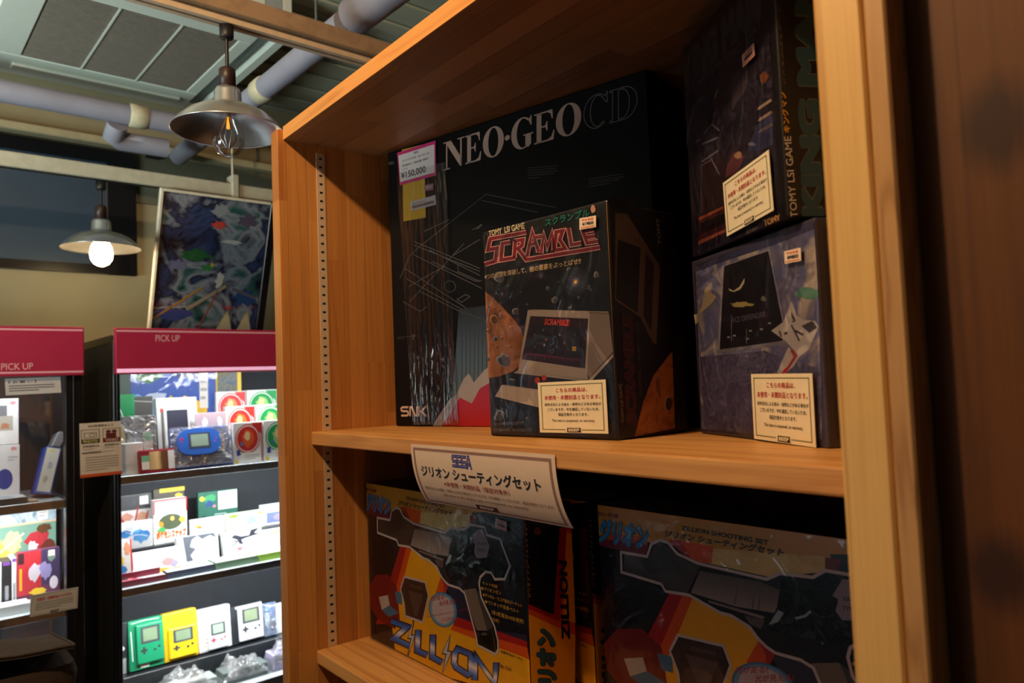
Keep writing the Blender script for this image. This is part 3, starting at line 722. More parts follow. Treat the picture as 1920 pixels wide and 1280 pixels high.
# --- right case, middle shelf
R2 = SH2; B1 = R2+.014; B2 = R2+.09; B3 = R2+.13
tier(RCASE, UR0+.04, UR1-.04, 2.93, R2, B1); tier(RCASE, UR0+.04, UR1-.04, 3.02, B1, B2); tier(RCASE, UR0+.04, UR1-.04, 3.12, B2, B3)
stand('game_box', 'black-topped pack with red and cream picture at the left back', 'game box', (217, 932), (284, 925), 3.13, B3, (226, 220, 216), [('r', (70, 72, 76), 0, .62, 1, 1), ('b', (214, 150, 130), .3, .45, .2, .12), ('b', (190, 60, 70), .15, .3, .1, .16), ('b', (214, 160, 130), .72, .42, .22, .16), ('l', (180, 50, 60), [(.5, .2), (.62, .7)], .006), ('l', (190, 60, 60), [(.82, .25), (.9, .55)], .006)], wrap=WRAPTIGHT, tags=[(.66, .74, .9, .96)])
stand('game_box', 'white boxed game with blue swirling wave picture', 'game box', (218, 982), (286, 974), 3.03, B2, WHT, [('b', (70, 140, 210), .22, .55, .2, .12, 1), ('b', (90, 160, 220), .66, .45, .3, .3, 4), ('l', (30, 110, 200), [(.45, .35), (.7, .62), (.92, .5)], .004), ('l', (230, 240, 250), [(.42, .5), (.66, .5), (.86, .4)], .003), ('l', (40, 120, 200), [(.05, .6), (.25, .7), (.4, .62)], .005)], wrap=WRAPTIGHT)
stand('game_box', 'tall red-bordered white boxed game with orange title lettering', 'game box', (288, 938), (350, 932), 3.04, B2, (238, 236, 234), [('r', (206, 50, 60), 0, .68, .04, 1), ('r', (206, 50, 60), .96, .68, 1, 1), ('r', (206, 50, 60), 0, .965, 1, 1), ('r', (222, 214, 216), .08, .74, .66, .95), ('e', (66, 76, 54), .5, .48, .36, .18), ('b', (226, 130, 40), .22, .44, .1, .08), ('b', (236, 190, 60), .86, .5, .12, .1), ('e', (240, 170, 90), .55, .55, .06, .05), ('b', (60, 150, 80), .22, .3, .14, .1), ('t', (214, 90, 30), 'ポケモンスナップ', .06, .1, .97, .3, .09), ('x', (170, 180, 180), .3, .0, .8, .06, 1)], d=.04)
stand('game_box', 'yellow and black topped pack behind the tall red-bordered box', 'game box', (287, 918), (346, 911), 3.125, B3, (70, 66, 56), [('r', (206, 176, 50), .2, .9, 1, 1), ('b', (200, 170, 60), .8, .8, .15, .06)], bev=.004)
stand('game_box', 'dark green landscape boxed game with large white price label', 'game box', (371, 925), (445, 914), 3.14, B3, (40, 92, 78), [('b', (60, 140, 90), .3, .75, .2, .2), ('b', (230, 190, 60), .1, .78, .08, .1), ('b', (40, 70, 120), .28, .6, .12, .14), ('b', (206, 120, 130), .4, .5, .06, .05), ('x', (190, 210, 200), .4, .12, .7, .24, 2), ('e', (40, 44, 60), .12, .14, .06, .08)], tags=[(.5, .36, .98, .97)])
stand('game_box', 'white boxed game with tiny red and yellow emblem under the green box', 'game box', (357, 976), (421, 966), 3.06, B2, WHT, [('b', (236, 190, 50), .22, .6, .14, .1), ('b', (220, 70, 60), .26, .52, .1, .06), ('t', (90, 110, 140), 'GAME', .6, .48, .9, .56, .01), ('l', (150, 196, 90), [(0, .03), (1, .03)], .003)])
stand('game_box', 'lime and lilac boxed game, second from the cabinet edge', 'game box', (423, 966), (496, 953), 3.06, B2, (206, 226, 190), [('b', (130, 200, 60), .2, .85, .2, .1), ('b', (190, 170, 200), .5, .7, .2, .1), ('b', (150, 190, 170), .65, .5, .18, .3), ('b', (240, 180, 60), .88, .85, .07, .09), ('l', (90, 130, 60), [(.1, .55), (.12, .8)], .003), ('l', (90, 130, 60), [(.22, .5), (.24, .78)], .003), ('r', (238, 238, 240), .06, .1, .5, .45)])
stand('game_box', 'white and violet boxed game next to the cabinet edge', 'game box', (489, 948), (545, 940), 3.07, B2, WHT, [('r', (110, 120, 160), .18, .1, 1, .62), ('b', (150, 140, 190), .6, .35, .25, .2)])
BW = 'white game boxes standing on the middle shelf'
stand('game_box', 'white boxed game with grey jagged silhouette', 'game box', (331, 1006), (408, 997), 2.95, B1, WHT, [('p', (92, 98, 106), [(.14, .98), (.9, .98), (.96, .78), (.8, .9), (.6, .8), (.5, .95), (.36, .84), (.3, .6), (.44, .5), (.3, .3), (.36, .1), (.2, .1)]), ('b', WHT, .62, .5, .3, .3, 4)], d=.03, group=BW, lean=10)
stand('game_box', 'white boxed game with black ink-splash emblem', 'game box', (417, 996), (490, 990), 2.95, B1, (240, 241, 242), [('p', (50, 54, 66), [(.2, .75), (.3, .85), (.46, .74), (.66, .74), (.72, .95), (.95, .99), (.8, .8), (.95, .74), (.6, .66), (.46, .6), (.5, .4), (.4, .45), (.36, .62)]), ('l', (50, 54, 66), [(.2, .4), (.36, .56), (.24, .62)], .004), ('t', (120, 90, 110), 'COLLECTION', .36, .16, .95, .3, .0), ('b', (206, 120, 120), .4, .26, .1, .08)], d=.03, group=BW, lean=10)
stand('game_box', 'white boxed game with faint orange print at the cabinet edge', 'game box', (492, 992), (548, 986), 2.95, B1, WHT, [('b', (240, 200, 150), .4, .8, .3, .14), ('x', (200, 200, 206), .1, .2, .8, .5, 3)], d=.03, group=BW, lean=10)
stand('game_box', 'white boxed game with faint coloured picture on its lower right', 'game box', (248, 1034), (338, 1024), 2.9, R2, (238, 238, 238), [('r', (230, 226, 232), .06, .4, .5, .9), ('b', (226, 170, 170), .72, .5, .16, .16), ('b', (230, 190, 80), .6, .22, .18, .1), ('b', (190, 180, 210), .85, .4, .1, .14), ('l', (226, 190, 70), [(.5, .15), (.98, .25)], .003)], lean=12)
stand('game_box', 'small red and white pack with blue and yellow patches, left front', 'game box', (217, 1014), (246, 1010), 2.885, R2, (236, 226, 222), [('r', (214, 60, 60), .9, 0, 1, 1), ('b', (230, 150, 110), .7, .8, .25, .18), ('b', (240, 196, 50), .28, .55, .24, .12), ('b', (60, 130, 190), .35, .32, .34, .14), ('b', (80, 90, 90), .4, .14, .3, .08)], lean=10)
flat('game_box', 'maroon flat box, lower of two at the left shelf edge', 'game box', (224, 1106), (312, 1092), R2, .02, .085, (120, 40, 56), (226, 210, 214), [('r', (190, 90, 110), 0, .0, .5, .8), ('r', WHT, .4, .15, .95, .7)], v=2.838)
flat('game_box', 'maroon flat box, upper of two at the left shelf edge', 'game box', (224, 1087), (300, 1075), R2+.021, .022, .06, (140, 50, 70), (226, 216, 226), [('b', (180, 170, 206), .7, .5, .25, .3)], v=2.862)
flat('game_box', 'dark blue flat box in the middle of the shelf edge', 'game box', (313, 1092), (403, 1077), R2, .024, .085, (66, 74, 92), (206, 208, 222), [('b', (150, 160, 190), .25, .6, .2, .2), ('b', (90, 110, 170), .6, .6, .2, .25), ('r', WHT, .5, .1, .98, .5)], v=2.838)
flat('game_box', 'grey-green flat box with pale cover at the shelf edge', 'game box', (405, 1077), (484, 1064), R2, .026, .085, (112, 140, 110), (226, 236, 228), [('b', (180, 200, 190), .4, .5, .3, .3)], v=2.838)
flat('game_box', 'lime flat box beside the pine cabinet', 'game box', (486, 1064), (560, 1051), R2, .026, .085, (150, 186, 70), (228, 236, 222), v=2.838)
# --- right case, lower shelf: boxed handhelds
R3 = SH3; C1 = R3+.085
tier(RCASE, UR0+.04, UR1-.04, 2.985, R3, C1)
def handheld(shell, x0, y0, x1, y1, scr_c=(130, 150, 120), btn=(60, 60, 66), small=True, depth=.012):
    def f(t, F):
        b = MB(); w_, h_ = (x1-x0)*F.w, (y1-y0)*F.h
        b.box(F.P(x0*F.w, y0*F.h, .0005), F.u*w_, F.v*h_, F.n*depth, C(*shell, 35), .004, 2); sh = b.build('handheld', t)
        b = MB(); a = Art(b, F, e0=depth+.0008, cv=lambda p: (x0*F.w+p[0]*w_, y0*F.h+p[1]*h_))
        a.rect(C(70, 76, 78), .16, .5, .86, .93, 1); a.rect(C(*scr_c, 25), .25, .56, .77, .88, 2); b.build('screen', sh)
        b = MB(); a = Art(b, F, e0=depth+.0008, cv=lambda p: (x0*F.w+p[0]*w_, y0*F.h+p[1]*h_)); bm_ = C(*btn)
        a.rect(bm_, .14, .3, .38, .36, 1); a.rect(bm_, .22, .24, .30, .42, 1.2); b.build('direction_pad', sh)
        for q in ((.66, .3), (.82, .36)):
            b = MB(); a = Art(b, F, e0=depth+.0008, cv=lambda p: (x0*F.w+p[0]*w_, y0*F.h+p[1]*h_)); a.ell(bm_, q[0], q[1], .05, .03*w_/h_*1.6, 1); b.build('button', sh)
    return f
HG = 'boxed handheld consoles on the lower shelf'
stand('game_console', 'dark narrow box left of the green handheld', 'game console', (219, 1170), (238, 1166), 3.035, C1, (52, 56, 60), [('r', (190, 200, 196), .1, .0, .9, .3), ('b', WHT, .5, .5, .3, .06)], group=HG)
stand('game_console', 'green boxed handheld console with grey screen', 'game console', (239, 1166), (304, 1153), 3.035, C1, (24, 140, 96), [('l', WHT, [(.1, .95), (.5, .97), (.9, .95)], .002), ('l', WHT, [(.1, .2), (.08, .8)], .003)], lean=8, d=.04, bev=.004, extra=handheld((30, 150, 104), .2, .12, .98, .9), tags=[(.3, .04, .56, .26)], group=HG)
stand('game_console', 'yellow boxed handheld console with grey screen', 'game console', (304, 1151), (368, 1139), 3.035, C1, (236, 190, 30), [('r', (226, 174, 20), .3, .8, .7, .95)], lean=8, d=.04, bev=.005, extra=handheld((240, 196, 34), .12, .06, .94, .68), tags=[(.74, .46, .94, .56)], group=HG)
stand('game_console', 'white boxed handheld console with red buttons', 'game console', (369, 1145), (431, 1131), 3.035, C1, (222, 224, 232), [('b', (226, 170, 160), .85, .93, .08, .04), ('x', (120, 120, 126), .45, .94, .6, .97, 1)], lean=8, d=.04, bev=.005, extra=handheld((206, 210, 214), .25, .04, .86, .68, (160, 180, 160), (200, 60, 90)), tags=[(.7, .5, .88, .6), (.05, .05, .3, .4)], group=HG)
stand('game_console', 'silver handheld console standing before a dark box', 'game console', (431, 1140), (490, 1127), 3.035, C1, (60, 64, 70), [('r', (226, 228, 230), .16, .93, 1, 1)], lean=8, d=.03, bev=.002, extra=handheld((214, 218, 226), .2, .06, .98, .97, (136, 150, 120)), wrap=WRAPTIGHT, group=HG)
stand('game_console', 'blue and white boxed handheld in shiny film', 'game console', (492, 1136), (515, 1126), 3.035, C1, (50, 110, 180), [('b', (200, 220, 236), .3, .5, .3, .3), ('b', (30, 50, 110), .7, .3, .3, .2), ('b', (120, 190, 230), .4, .85, .3, .1)], lean=8, d=.03, wrap=WRAPCLEAR, group=HG)
stand('game_console', 'white box beside the pine cabinet on the lower shelf', 'game console', (517, 1133), (560, 1126), 3.035, C1, (226, 230, 228), [('b', (190, 196, 190), .5, .3, .3, .1)], d=.03, group=HG)
def bagged(label, FL, FR, zt_, col, v, prog=(), dep=.08, bag=.035):
    o_ = uvz(atv(FL[0], FL[1], v)); e_ = uvz(atv(FR[0], FR[1], v)); w_ = e_[0]-o_[0]
    o = RW(o_[0], v, R3+.0005); t = thing('bagged_console', label, 'game console', o, 'bagged consoles at the front of the lower shelf')
    h = max(.02, zt_)
    b = MB(); b.box(o+RU*.008+RV*.008, RU*(w_-.016), RV*dep, UP*h, C(*col), .004, 2)
    F = Face(o+RU*.008+RV*.008+UP*h, RU, RV, w_-.016, dep); a = Art(b, F, cv=nface(F)); ops(a, F, prog)
    F2 = Face(o+RU*.008+RV*.008, RU, UP, w_-.016, h); a = Art(b, F2, cv=nface(F2)); ops(a, F2, [('x', tuple(int(q*.7) for q in col), .1, .3, .8, .7, 2)])
    b.build('handheld', t)
    b = MB(); r = random.Random(label); ph = [r.random()*6 for _ in range(6)]
    def fn(i, j):
        x = i*w_; y = -.004+j*(dep+.03)
        edge = min(i, 1-i, j+.06, 1-j)*4
        z = .003+(h+bag*(.35+.3*math.sin(i*9+ph[0]+j*4)+.35*math.sin(j*8+i*5+ph[1])*math.sin(i*17+ph[2])+.2*math.sin(i*41+j*23+ph[3])*math.sin(j*31-i*13+ph[4])))*min(1, max(0, edge))**.6
        if j == 0: z = .002
        return o+RU*x+RV*y+UP*max(z, h*min(1, edge*1.5)+.001)
    b.grid(fn, 26, 20, WRAPCLEAR); b.build('plastic_bag', t)
Z = lambda px, v: atv(px[0], px[1], v).z-R3
bagged('bagged grey-green handheld at the left of the lower shelf', (229, 1300), (296, 1290), .03, (196, 214, 202), 2.86, [('r', (206, 214, 208), .1, .3, .9, .95), ('t', (70, 76, 70), 'GAME', .3, .08, .7, .2)])
bagged('bagged grey handheld in a large crinkled bag below the yellow console', (292, 1292), (413, 1272), .045, (160, 172, 164), 2.86, [('r', (226, 230, 226), .1, .2, .9, .9)], bag=.05)
bagged('bagged dark grey handheld below the silver console', (416, 1272), (508, 1256), .045, (104, 114, 112), 2.86, [('t', (150, 160, 156), 'GAME BOY', .15, .1, .85, .3), ('r', (60, 66, 64), .3, .5, .8, .9)], bag=.045)
bagged('bagged violet handheld beside the pine cabinet', (511, 1256), (560, 1246), .06, (190, 180, 220), 2.86, [('b', (60, 50, 90), .6, .5, .3, .3)], bag=.04)
# --- left case
stand('game_box', 'white boxed game with grey photo, on top of another white box', 'game box', (-40, 750), (35, 745), 2.945, atv(-1, 835, 2.94).z+.0016, (226, 228, 230), [('r', (170, 168, 160), .45, .3, .85, .62), ('r', (110, 116, 126), .4, .62, .7, .85), ('b', (170, 120, 90), .65, .4, .15, .08), ('b', (220, 150, 160), .85, .9, .1, .05)], d=.12)
stand('game_box', 'white boxed game with blue blot, below another white box', 'game box', (-40, 838), (37, 832), 2.94, LS1, (222, 224, 228), [('e', (44, 66, 150), .62, .4, .2, .18), ('x', (170, 172, 180), .7, .7, .95, .8, 2), ('b', (220, 150, 160), .85, .93, .1, .04)], d=.12)
flat('game_pack', 'flat film-wrapped pack lying at the left shelf front', 'game pack', (-30, 946), (52, 938), LS1, .02, .1, (60, 62, 64), (200, 208, 212), [('b', (150, 160, 170), .5, .5, .3, .3)], v=2.84)
flat('game_pack', 'small tan card lying beside the film-wrapped pack', 'game pack', (53, 936), (72, 932), LS1, .004, .05, (150, 130, 100), (206, 180, 140), v=2.85)
# leaning narrow pack
lpv = 2.9
q0 = atv(90, 926, lpv); q1 = atv(114, 931, lpv); q2 = atv(113, 837, lpv)
zb = LS1; 
lu = uvz(q0); tu = uvz(q2)
o = RW(lu[0], lpv, zb+.02); vv_ = RW(tu[0], lpv+.02, tu[2])-o
o = o-RU*.036+UP*.004; LF = Face(o, vv_.cross(RV).normalized()*1.0 if False else (RU-vv_.normalized()*RU.dot(vv_.normalized())), vv_, .046, vv_.length)
t = thing('game_pack', 'narrow pale-spined blue pack tilted against the case post', 'game pack', o)
b = MB(); b.box(LF.o-LF.n*.1, LF.u*LF.w, LF.n*.1, LF.v*LF.h, C(40, 70, 150), .001)
a = Art(b, LF, cv=nface(LF)); ops(a, LF, [('r', (206, 212, 206), .05, .02, .9, .98), ('b', (226, 206, 110), .4, .92, .2, .03), ('b', (160, 176, 190), .5, .6, .2, .1), ('b', (170, 180, 170), .4, .3, .2, .1), ('r', (70, 110, 180), 0, 0, 1, .04)]); b.build('carton', t)
b = MB(); b.box(LF.o-LF.n*.09+LF.v*LF.h+LF.u*.012, LF.u*.03, LF.n*.09, LF.v*.055+LF.u*.012, C(120, 124, 130, 15), .004); b.build('hang_tab', t)
L2_ = LS2
tier(LCASE, UL0+.1, UL1-.15, 3.03, L2_, L2_+.1)
stand('game_box', 'wide boxed game with golden and red collage picture', 'game box', (-60, 958), (105, 942), 3.06, L2_+.1, (120, 160, 140), [('r', mottled('blue_silver', [(60, 90, 110), (210, 224, 230), (110, 140, 156)], 18), .0, .72, 1, 1), ('r', (226, 190, 150), 0, .69, 1, .72), ('b', (226, 190, 90), .3, .3, .3, .26, 3), ('b', (226, 206, 150), .5, .45, .14, .2, 5), ('b', (190, 50, 60), .78, .42, .18, .22, 6), ('b', (236, 226, 220), .72, .3, .08, .14, 2), ('b', (110, 50, 40), .9, .25, .1, .2, 8), ('l', (240, 226, 190), [(.35, .3), (.62, .56)], .006), ('b', (220, 120, 50), .4, .1, .12, .08, 9), ('b', (60, 120, 170), .7, .1, .06, .06, 4), ('b', (96, 60, 30), .86, .6, .1, .1, 12)], tags=[(.78, .74, .9, .98)])
stand('game_box', 'red and violet boxed game with yellow side stripe', 'game box', (32, 1042), (112, 1020), 2.93, L2_, (110, 60, 90), [('r', (190, 50, 60), .0, .2, .55, 1), ('r', (66, 56, 90), .58, .35, 1, 1), ('r', (60, 34, 40), .02, .78, .16, .98), ('r', (226, 170, 50), .05, .3, .11, .7), ('b', (206, 196, 206), .4, .6, .2, .2, 3), ('b', (150, 140, 190), .65, .6, .18, .2, 4), ('b', (120, 140, 130), .8, .84, .12, .1, 7), ('b', (236, 200, 60), .5, .24, .26, .08, 5), ('r', WHT, 0, .0, 1, .12), ('e', (226, 216, 226), .85, .36, .1, .12)], d=.03, tags=[(.72, .86, .88, .97)])
for x0, x1, y, c, d_ in ((-20, 3, 1058, (226, 228, 226), 'pale'), (4, 21, 1054, (36, 38, 42), 'black'), (22, 31, 1047, (214, 216, 216), 'thin white')):
    stand('game_case', '%s upright game case left of the red and violet box' % d_, 'game case', (x0, y), (x1, y-3), 2.93, L2_, c, [('r', (150, 150, 156), .3, .2, .7, .5), ('r', (120, 70, 150), .1, .92, .9, .99)], d=.09, group='upright game cases in the left case')
flat('game_box', 'white flat boxed game at the front of the left middle shelf', 'game box', (-30, 1166), (57, 1150), L2_, .03, .07, (206, 210, 206), WHT, [('b', (220, 206, 120), .35, .3, .16, .2), ('b', (226, 170, 170), .8, .4, .16, .2)], v=2.845)
# --- cards stuck to the case fronts
def card(name, label, TL, TR, BL, v, prog, bg=(214, 198, 182), th=.002, parent_note=None):
    p0 = atv(BL[0], BL[1], v); p1 = atv(TL[0], TL[1], v); p2 = atv(TR[0], TR[1], v)
    F = Face(p0, p2-p1, p1-p0, (p2-p1).length, (p1-p0).length)
    b = MB(); b.box(F.o-F.n*th, F.u*F.w, F.n*th, F.v*F.h, C(*bg, 70)); a = Art(b, F, cv=nface(F)); ops(a, F, prog)
    o = b.build(name, loc=F.o); return tag(o, label, 'notice')
DK = (60, 44, 40)
card('notice_card', 'upright notice card with camera pictograms and orange foot, between the two cases', (149, 794), (227, 789), (151, 896), CV-.003,
     [('r', (206, 84, 40), 0, 0, 1, .055), ('t', DK, 'BEEP秋葉原店より', .2, .915, .8, .965, .02),
      ('r', DK, .03, .62, .47, .88), ('r', (206, 192, 176), .045, .70, .455, .87), ('r', DK, .1, .72, .4, .82), ('r', (206, 192, 176), .115, .73, .385, .81), ('e', DK, .29, .77, .07, .032), ('e', (206, 192, 176), .29, .77, .055, .024), ('t', (226, 214, 120), 'PHOTO', .08, .635, .42, .685, .02),
      ('r', (110, 40, 34), .54, .62, .97, .88), ('r', (206, 192, 176), .555, .70, .955, .87), ('r', (96, 34, 28), .62, .69, .87, .79), ('e', (96, 34, 28), .68, .82, .06, .03), ('e', (96, 34, 28), .82, .82, .06, .03), ('t', (206, 192, 176), 'VIDEO', .6, .635, .92, .685, .02),
      ('t', DK, '写真撮影OK', .06, .55, .46, .59, .01), ('t', DK, '動画撮影NG', .58, .55, .92, .59, .01), ('x', (170, 150, 136), .06, .5, .46, .53, 1), ('x', (180, 140, 130), .58, .5, .92, .53, 1),
      ('t', DK, '※BEEP秋葉原店', .04, .43, .5, .47, .02), ('x', (150, 128, 116), .52, .44, .95, .46, 1), ('x', (170, 150, 138), .12, .1, .9, .38, 6)])
card('notice_strip', 'white notice strip with small black print on the left case, below its sign board', (9, 710), (113, 706), (11, 741), CV-.0055,
     [('t', (40, 40, 46), '【 お 願 い 】', .06, .7, .55, .86, .02), ('x', (60, 60, 66), .06, .16, .88, .6, 3), ('x', (200, 200, 204), .6, .72, .95, .84, 1)], bg=(206, 204, 206))
card('notice_card', 'small grey notice card with red headline hanging on the left case shelf edge', (58, 1116), (147, 1100), (56, 1157), CV-.0055,
     [('r', (150, 152, 150), .02, .04, .98, .96), ('r', (206, 206, 204), .028, .06, .972, .94), ('t', (190, 40, 50), '未使用・未開封品となります。', .12, .66, .88, .82, .03), ('x', (120, 120, 124), .1, .22, .9, .6, 4), ('t', (40, 40, 40), 'BEEP', .42, .02, .6, .14, .03)], bg=(200, 202, 200))

# dark bag on a low stool in front of the cases
BAGM = mat('dark_brown_canvas', (62, 50, 42), .85, var=.16, scale=70, bump=.4)
BV = 2.05
st = thing('stool', 'low black stool under the dark brown bag', 'stool', RW(.12, BV+.16, -1.5))
part('seat', lambda b: b.rbox(-.12, .36, BV+.0, BV+.32, -1.06, -1.03, BLKPL, .006), st)
for u_q in (-.09, .33):
    for v_q in (BV+.03, BV+.29): part('leg', lambda b: b.tube([RW(u_q, v_q, -1.5), RW(u_q, v_q, -1.06)], .013, BLKPL, 10), st)
bp = uvz(atv(134, 1212, BV)); b2 = uvz(atv(156, 1246, BV)); bt = uvz(atv(30, 1192, BV))
bag = thing('canvas_bag', 'dark brown canvas bag with a folded-over flap, lower left', 'bag', RW(.12, BV+.16, -1.03))
def bagbody(i, j):
    a_ = 2*math.pi*i; w_ = (b2[0]+.12)/2; cu = b2[0]-w_
    cx, cy = math.cos(a_), math.sin(a_); r = (abs(cx)**5+abs(cy)**5)**(-1/5)
    z = -1.0295+j*(b2[2]+1.0295); s_ = 1+.03*math.sin(j*9+a_*3)-.05*(j < .05)
    if j > .999: s_ *= .96
    return RW(cu+w_*r*cx*s_, BV+.15+.14*r*cy*s_, z+.006*math.sin(a_*4)*(j > .8))
def bf(b):
    b.grid(bagbody, 48, 14, BAGM)
    top = [bagbody(i/48, 1) for i in range(48)]; b.add(top, [list(range(48))], BAGM)
    lo = [bagbody(i/48, 0) for i in range(48)]; b.add(lo, [list(range(48))[::-1]], BAGM)
part('body', bf, bag)
def flap(i, j):
    w0, w1 = -.13, bp[0]+.004
    u = w0+(w1-w0)*i; v = BV-.012+.3*j
    zc = b2[2]+.006+.03*math.sin(math.pi*min(1, i*.9+.05))*(1-.3*j)+(bp[2]-b2[2]-.01)*(1-j)**.5*(.6+.4*i)
    return RW(u, v, zc+.004*math.sin(i*14+j*5))
def ff(b):
    b.grid(flap, 30, 12, BAGM); b.grid(lambda i, j: flap(i, j)-UP*.007, 30, 12, BAGM)
    b.grid(lambda i, j: flap(i, 0)-UP*.007*j, 30, 1, BAGM); b.grid(lambda i, j: flap(1, i)-UP*.007*j, 12, 1, BAGM)
    b.tube([flap(i/30, 0)+UP*.001 for i in range(31)], .003, BAGM, 6); b.tube([flap(1, i/12)+UP*.001 for i in range(13)], .003, BAGM, 6)
part('flap', ff, bag)
# ================================================================ boxes on the pine cabinet
RED = C(186, 30, 34); INK = C(34, 30, 30); OLIVE = C(120, 120, 76); CREAM = C(244, 228, 190, 60)
def notice(t, F, q, label='cream notice card with red headline'):
    """q: TL, TR, BR, BL in the photograph, lying on face F"""
    TL, TR, BR, BL = [V(F.px(p)) for p in q]
    u = ((TR-TL)+(BR-BL))/2; w_ = u.length; u.normalize(); h = ((TL-BL).length+(TR-BR).length)/2
    v = V((-u.y, u.x)); c = (TL+TR+BR+BL)/4; o2 = c-u*w_/2-v*h/2
    G = Face(F.P(o2.x, o2.y, .0055), F.u*u.x+F.v*u.y, F.u*v.x+F.v*v.y, w_, h)
    b = MB(); b.box(G.o, G.u*w_, G.v*h, G.n*.0006, CARD)
    a = Art(b, G, cv=nface(G), e0=.0008)
    for x0, y0, x1, y1 in ((.045, .055, .955, .07), (.045, .93, .955, .945), (.045, .055, .057, .945), (.943, .055, .955, .945)): a.rect(OLIVE, x0, y0, x1, y1, 1)
    def T(m, s, x0, x1, y0, y1, bo): a.text(m, s, (x0, y0), (x1, y0), (x0, y1), 2, bold=bo)
    T(RED, 'こちらの商品は、', .28, .74, .79, .875, .016)
    T(RED, '未使用・未開封品となります。', .1, .92, .645, .735, .011)
    T(INK, '経年劣化による傷み・故障などがある場合が', .1, .93, .525, .585, .008)
    T(INK, 'ございますが、中を確認していないため、', .14, .9, .425, .49, .008)
    T(INK, '保証対象外となります。', .30, .74, .325, .39, .008)
    T(INK, 'This item is unopened, no warranty.', .2, .83, .2, .265, .004)
    a.rect(CREAM, .4, .03, .64, .11, 2.5); a.rect(INK, .425, .015, .625, .1, 3); a.text(CREAM, 'BEEP', (.445, .03), (.605, .03), (.445, .085), 4, bold=.03)
    b.build('notice_card', t)['label'] = label
def sticker(t, F, q, price, c=(240, 214, 186)):
    TL, TR, BR, BL = [V(F.px(p)) for p in q]
    u = (TR-TL); w_ = u.length; u.normalize(); h = ((TL-BL).length+(TR-BR).length)/2; v = V((-u.y, u.x)); o2 = TL-v*h
    G = Face(F.P(o2.x, o2.y, .0052), F.u*u.x+F.v*u.y, F.u*v.x+F.v*v.y, w_, h)
    b = MB(); a = Art(b, G, cv=nface(G), e0=.0)
    b.add([G.P(x*w_, y*h, k) for k in (0, .0004) for x, y in ((0, 0), (.46, 0), (.5, .06), (.54, 0), (1, 0), (1, 1), (.54, 1), (.5, .94), (.46, 1), (0, 1))], [list(range(9, -1, -1)), list(range(10, 20))]+[[i, (i+1) % 10, 10+(i+1) % 10, 10+i] for i in range(10)], C(*c, 60))
    a.e0 = .0006
    a.text(C(220, 90, 40), '中古良品', (.15, .68), (.85, .68), (.15, .88), 1, bold=.02); a.rect(C(220, 90, 40), .06, .1, .94, .16, 1)
    a.text(INK, price, (.18, .28), (.86, .28), (.18, .58), 1, bold=.03)
    b.build('price_sticker', t)
def filmpart(t, F, q, m, name='plastic_wrap', e=.0045, n=10, amp=.0008, lift=0, rip=0, nx=None):
    P = [V((min(max(F.px(p)[0], .002), F.w-.001), min(max(F.px(p)[1], .004), F.h-.001))) for p in q]
    b = MB()
    def fn(i, j):
        p = (P[3]*(1-i)+P[2]*i)*(1-j)+(P[0]*(1-i)+P[1]*i)*j
        return F.P(p.x, p.y, e+amp*math.sin(i*19+j*5)+amp*math.sin(j*13-i*7)+lift*(1-i)+rip*math.sin(i*62+2.2*math.sin(j*7)+1.3*math.sin(j*17+i*9))*(.35+.65*(1-j)))
    b.grid(fn, nx or n, n, m); return b.build(name, t)
def twopt(a, b, h):
    a, b = V(a), V(b); u = (b-a); return Face(a, u, UP, u.length, h)
BOXBLK = mat('black_glossy_carton', (11, 10, 12), .42, var=.1, spec=.18)

# ---------------------------------------------------------------- tall black console carton
NF = twopt((-1.514, .8585, Z1+.0006), (-.855, 1.0125, Z1+.0006), .6355)
ND = .148
neo = thing('console_box', 'tall black console carton with big white serif title, at the left on the upper shelf', 'console box', NF.o)
b = MB(); carton_body(b, NF, NF.w, NF.h, ND, BOXBLK, .003)
a = Art(b, NF, lim=(NF.w, NF.h))
SER = C(206, 176, 160); LNW = C(92, 92, 96)
def arc(cx, cy, rx, ry, a0, a1, n=26): return [(cx+rx*math.cos(math.radians(a0+(a1-a0)*i/n)), cy+ry*math.sin(math.radians(a0+(a1-a0)*i/n))) for i in range(n+1)]
G_N = [[(.06, 1), (.36, 1), (.87, .26), (.87, 0), (.80, 0), (.16, .9)], [(.13, .03), (.19, .03), (.19, .95), (.13, .95)], [(.80, 0), (.87, 0), (.87, .97), (.80, .97)], [(0, 0), (.32, 0), (.32, .04), (0, .04)], [(0, .96), (.30, .96), (.30, 1), (0, 1)], [(.67, .96), (1, .96), (1, 1), (.67, 1)]]
G_E = [[(.12, 0), (.36, 0), (.36, 1), (.12, 1)], [(0, 1), (.9, 1), (.92, .70), (.87, .70), (.80, .88), (.66, .95), (0, .95)], [(0, 0), (.95, 0), (1, .31), (.95, .31), (.84, .12), (.66, .05), (0, .05)], [(.36, .535), (.54, .535), (.62, .66), (.66, .66), (.66, .35), (.62, .35), (.54, .485), (.36, .485)]]
G_O = [arc(.5, .5, .5, .53, 90, 270)+arc(.5, .5, .24, .485, 270, 90), arc(.5, .5, .5, .53, -90, 90)+arc(.5, .5, .24, .485, 90, -90)]
_c = arc(.52, .5, .52, .53, 48, 315)
G_C = [_c+arc(.56, .5, .30, .485, 310, 52), [(.80, .88), (.90, .70), (.94, .70), (.94, 1.02), (.90, 1.02), (.86, .95)]]
G_G = [arc(.52, .5, .52, .53, 48, 300)+arc(.56, .5, .30, .485, 298, 52), [(.80, .88), (.90, .70), (.94, .70), (.94, 1.02), (.90, 1.02), (.86, .95)], [(.66, .03), (.78, -.01), (.92, .08), (.92, .40), (1.02, .40), (1.02, .44), (.56, .44), (.56, .40), (.66, .40)]]
ZN = zoom(680, 120, 3.2)
def base(x): return 640-.285*(x-485)
def topl(x): return 475-.31*(x-480)
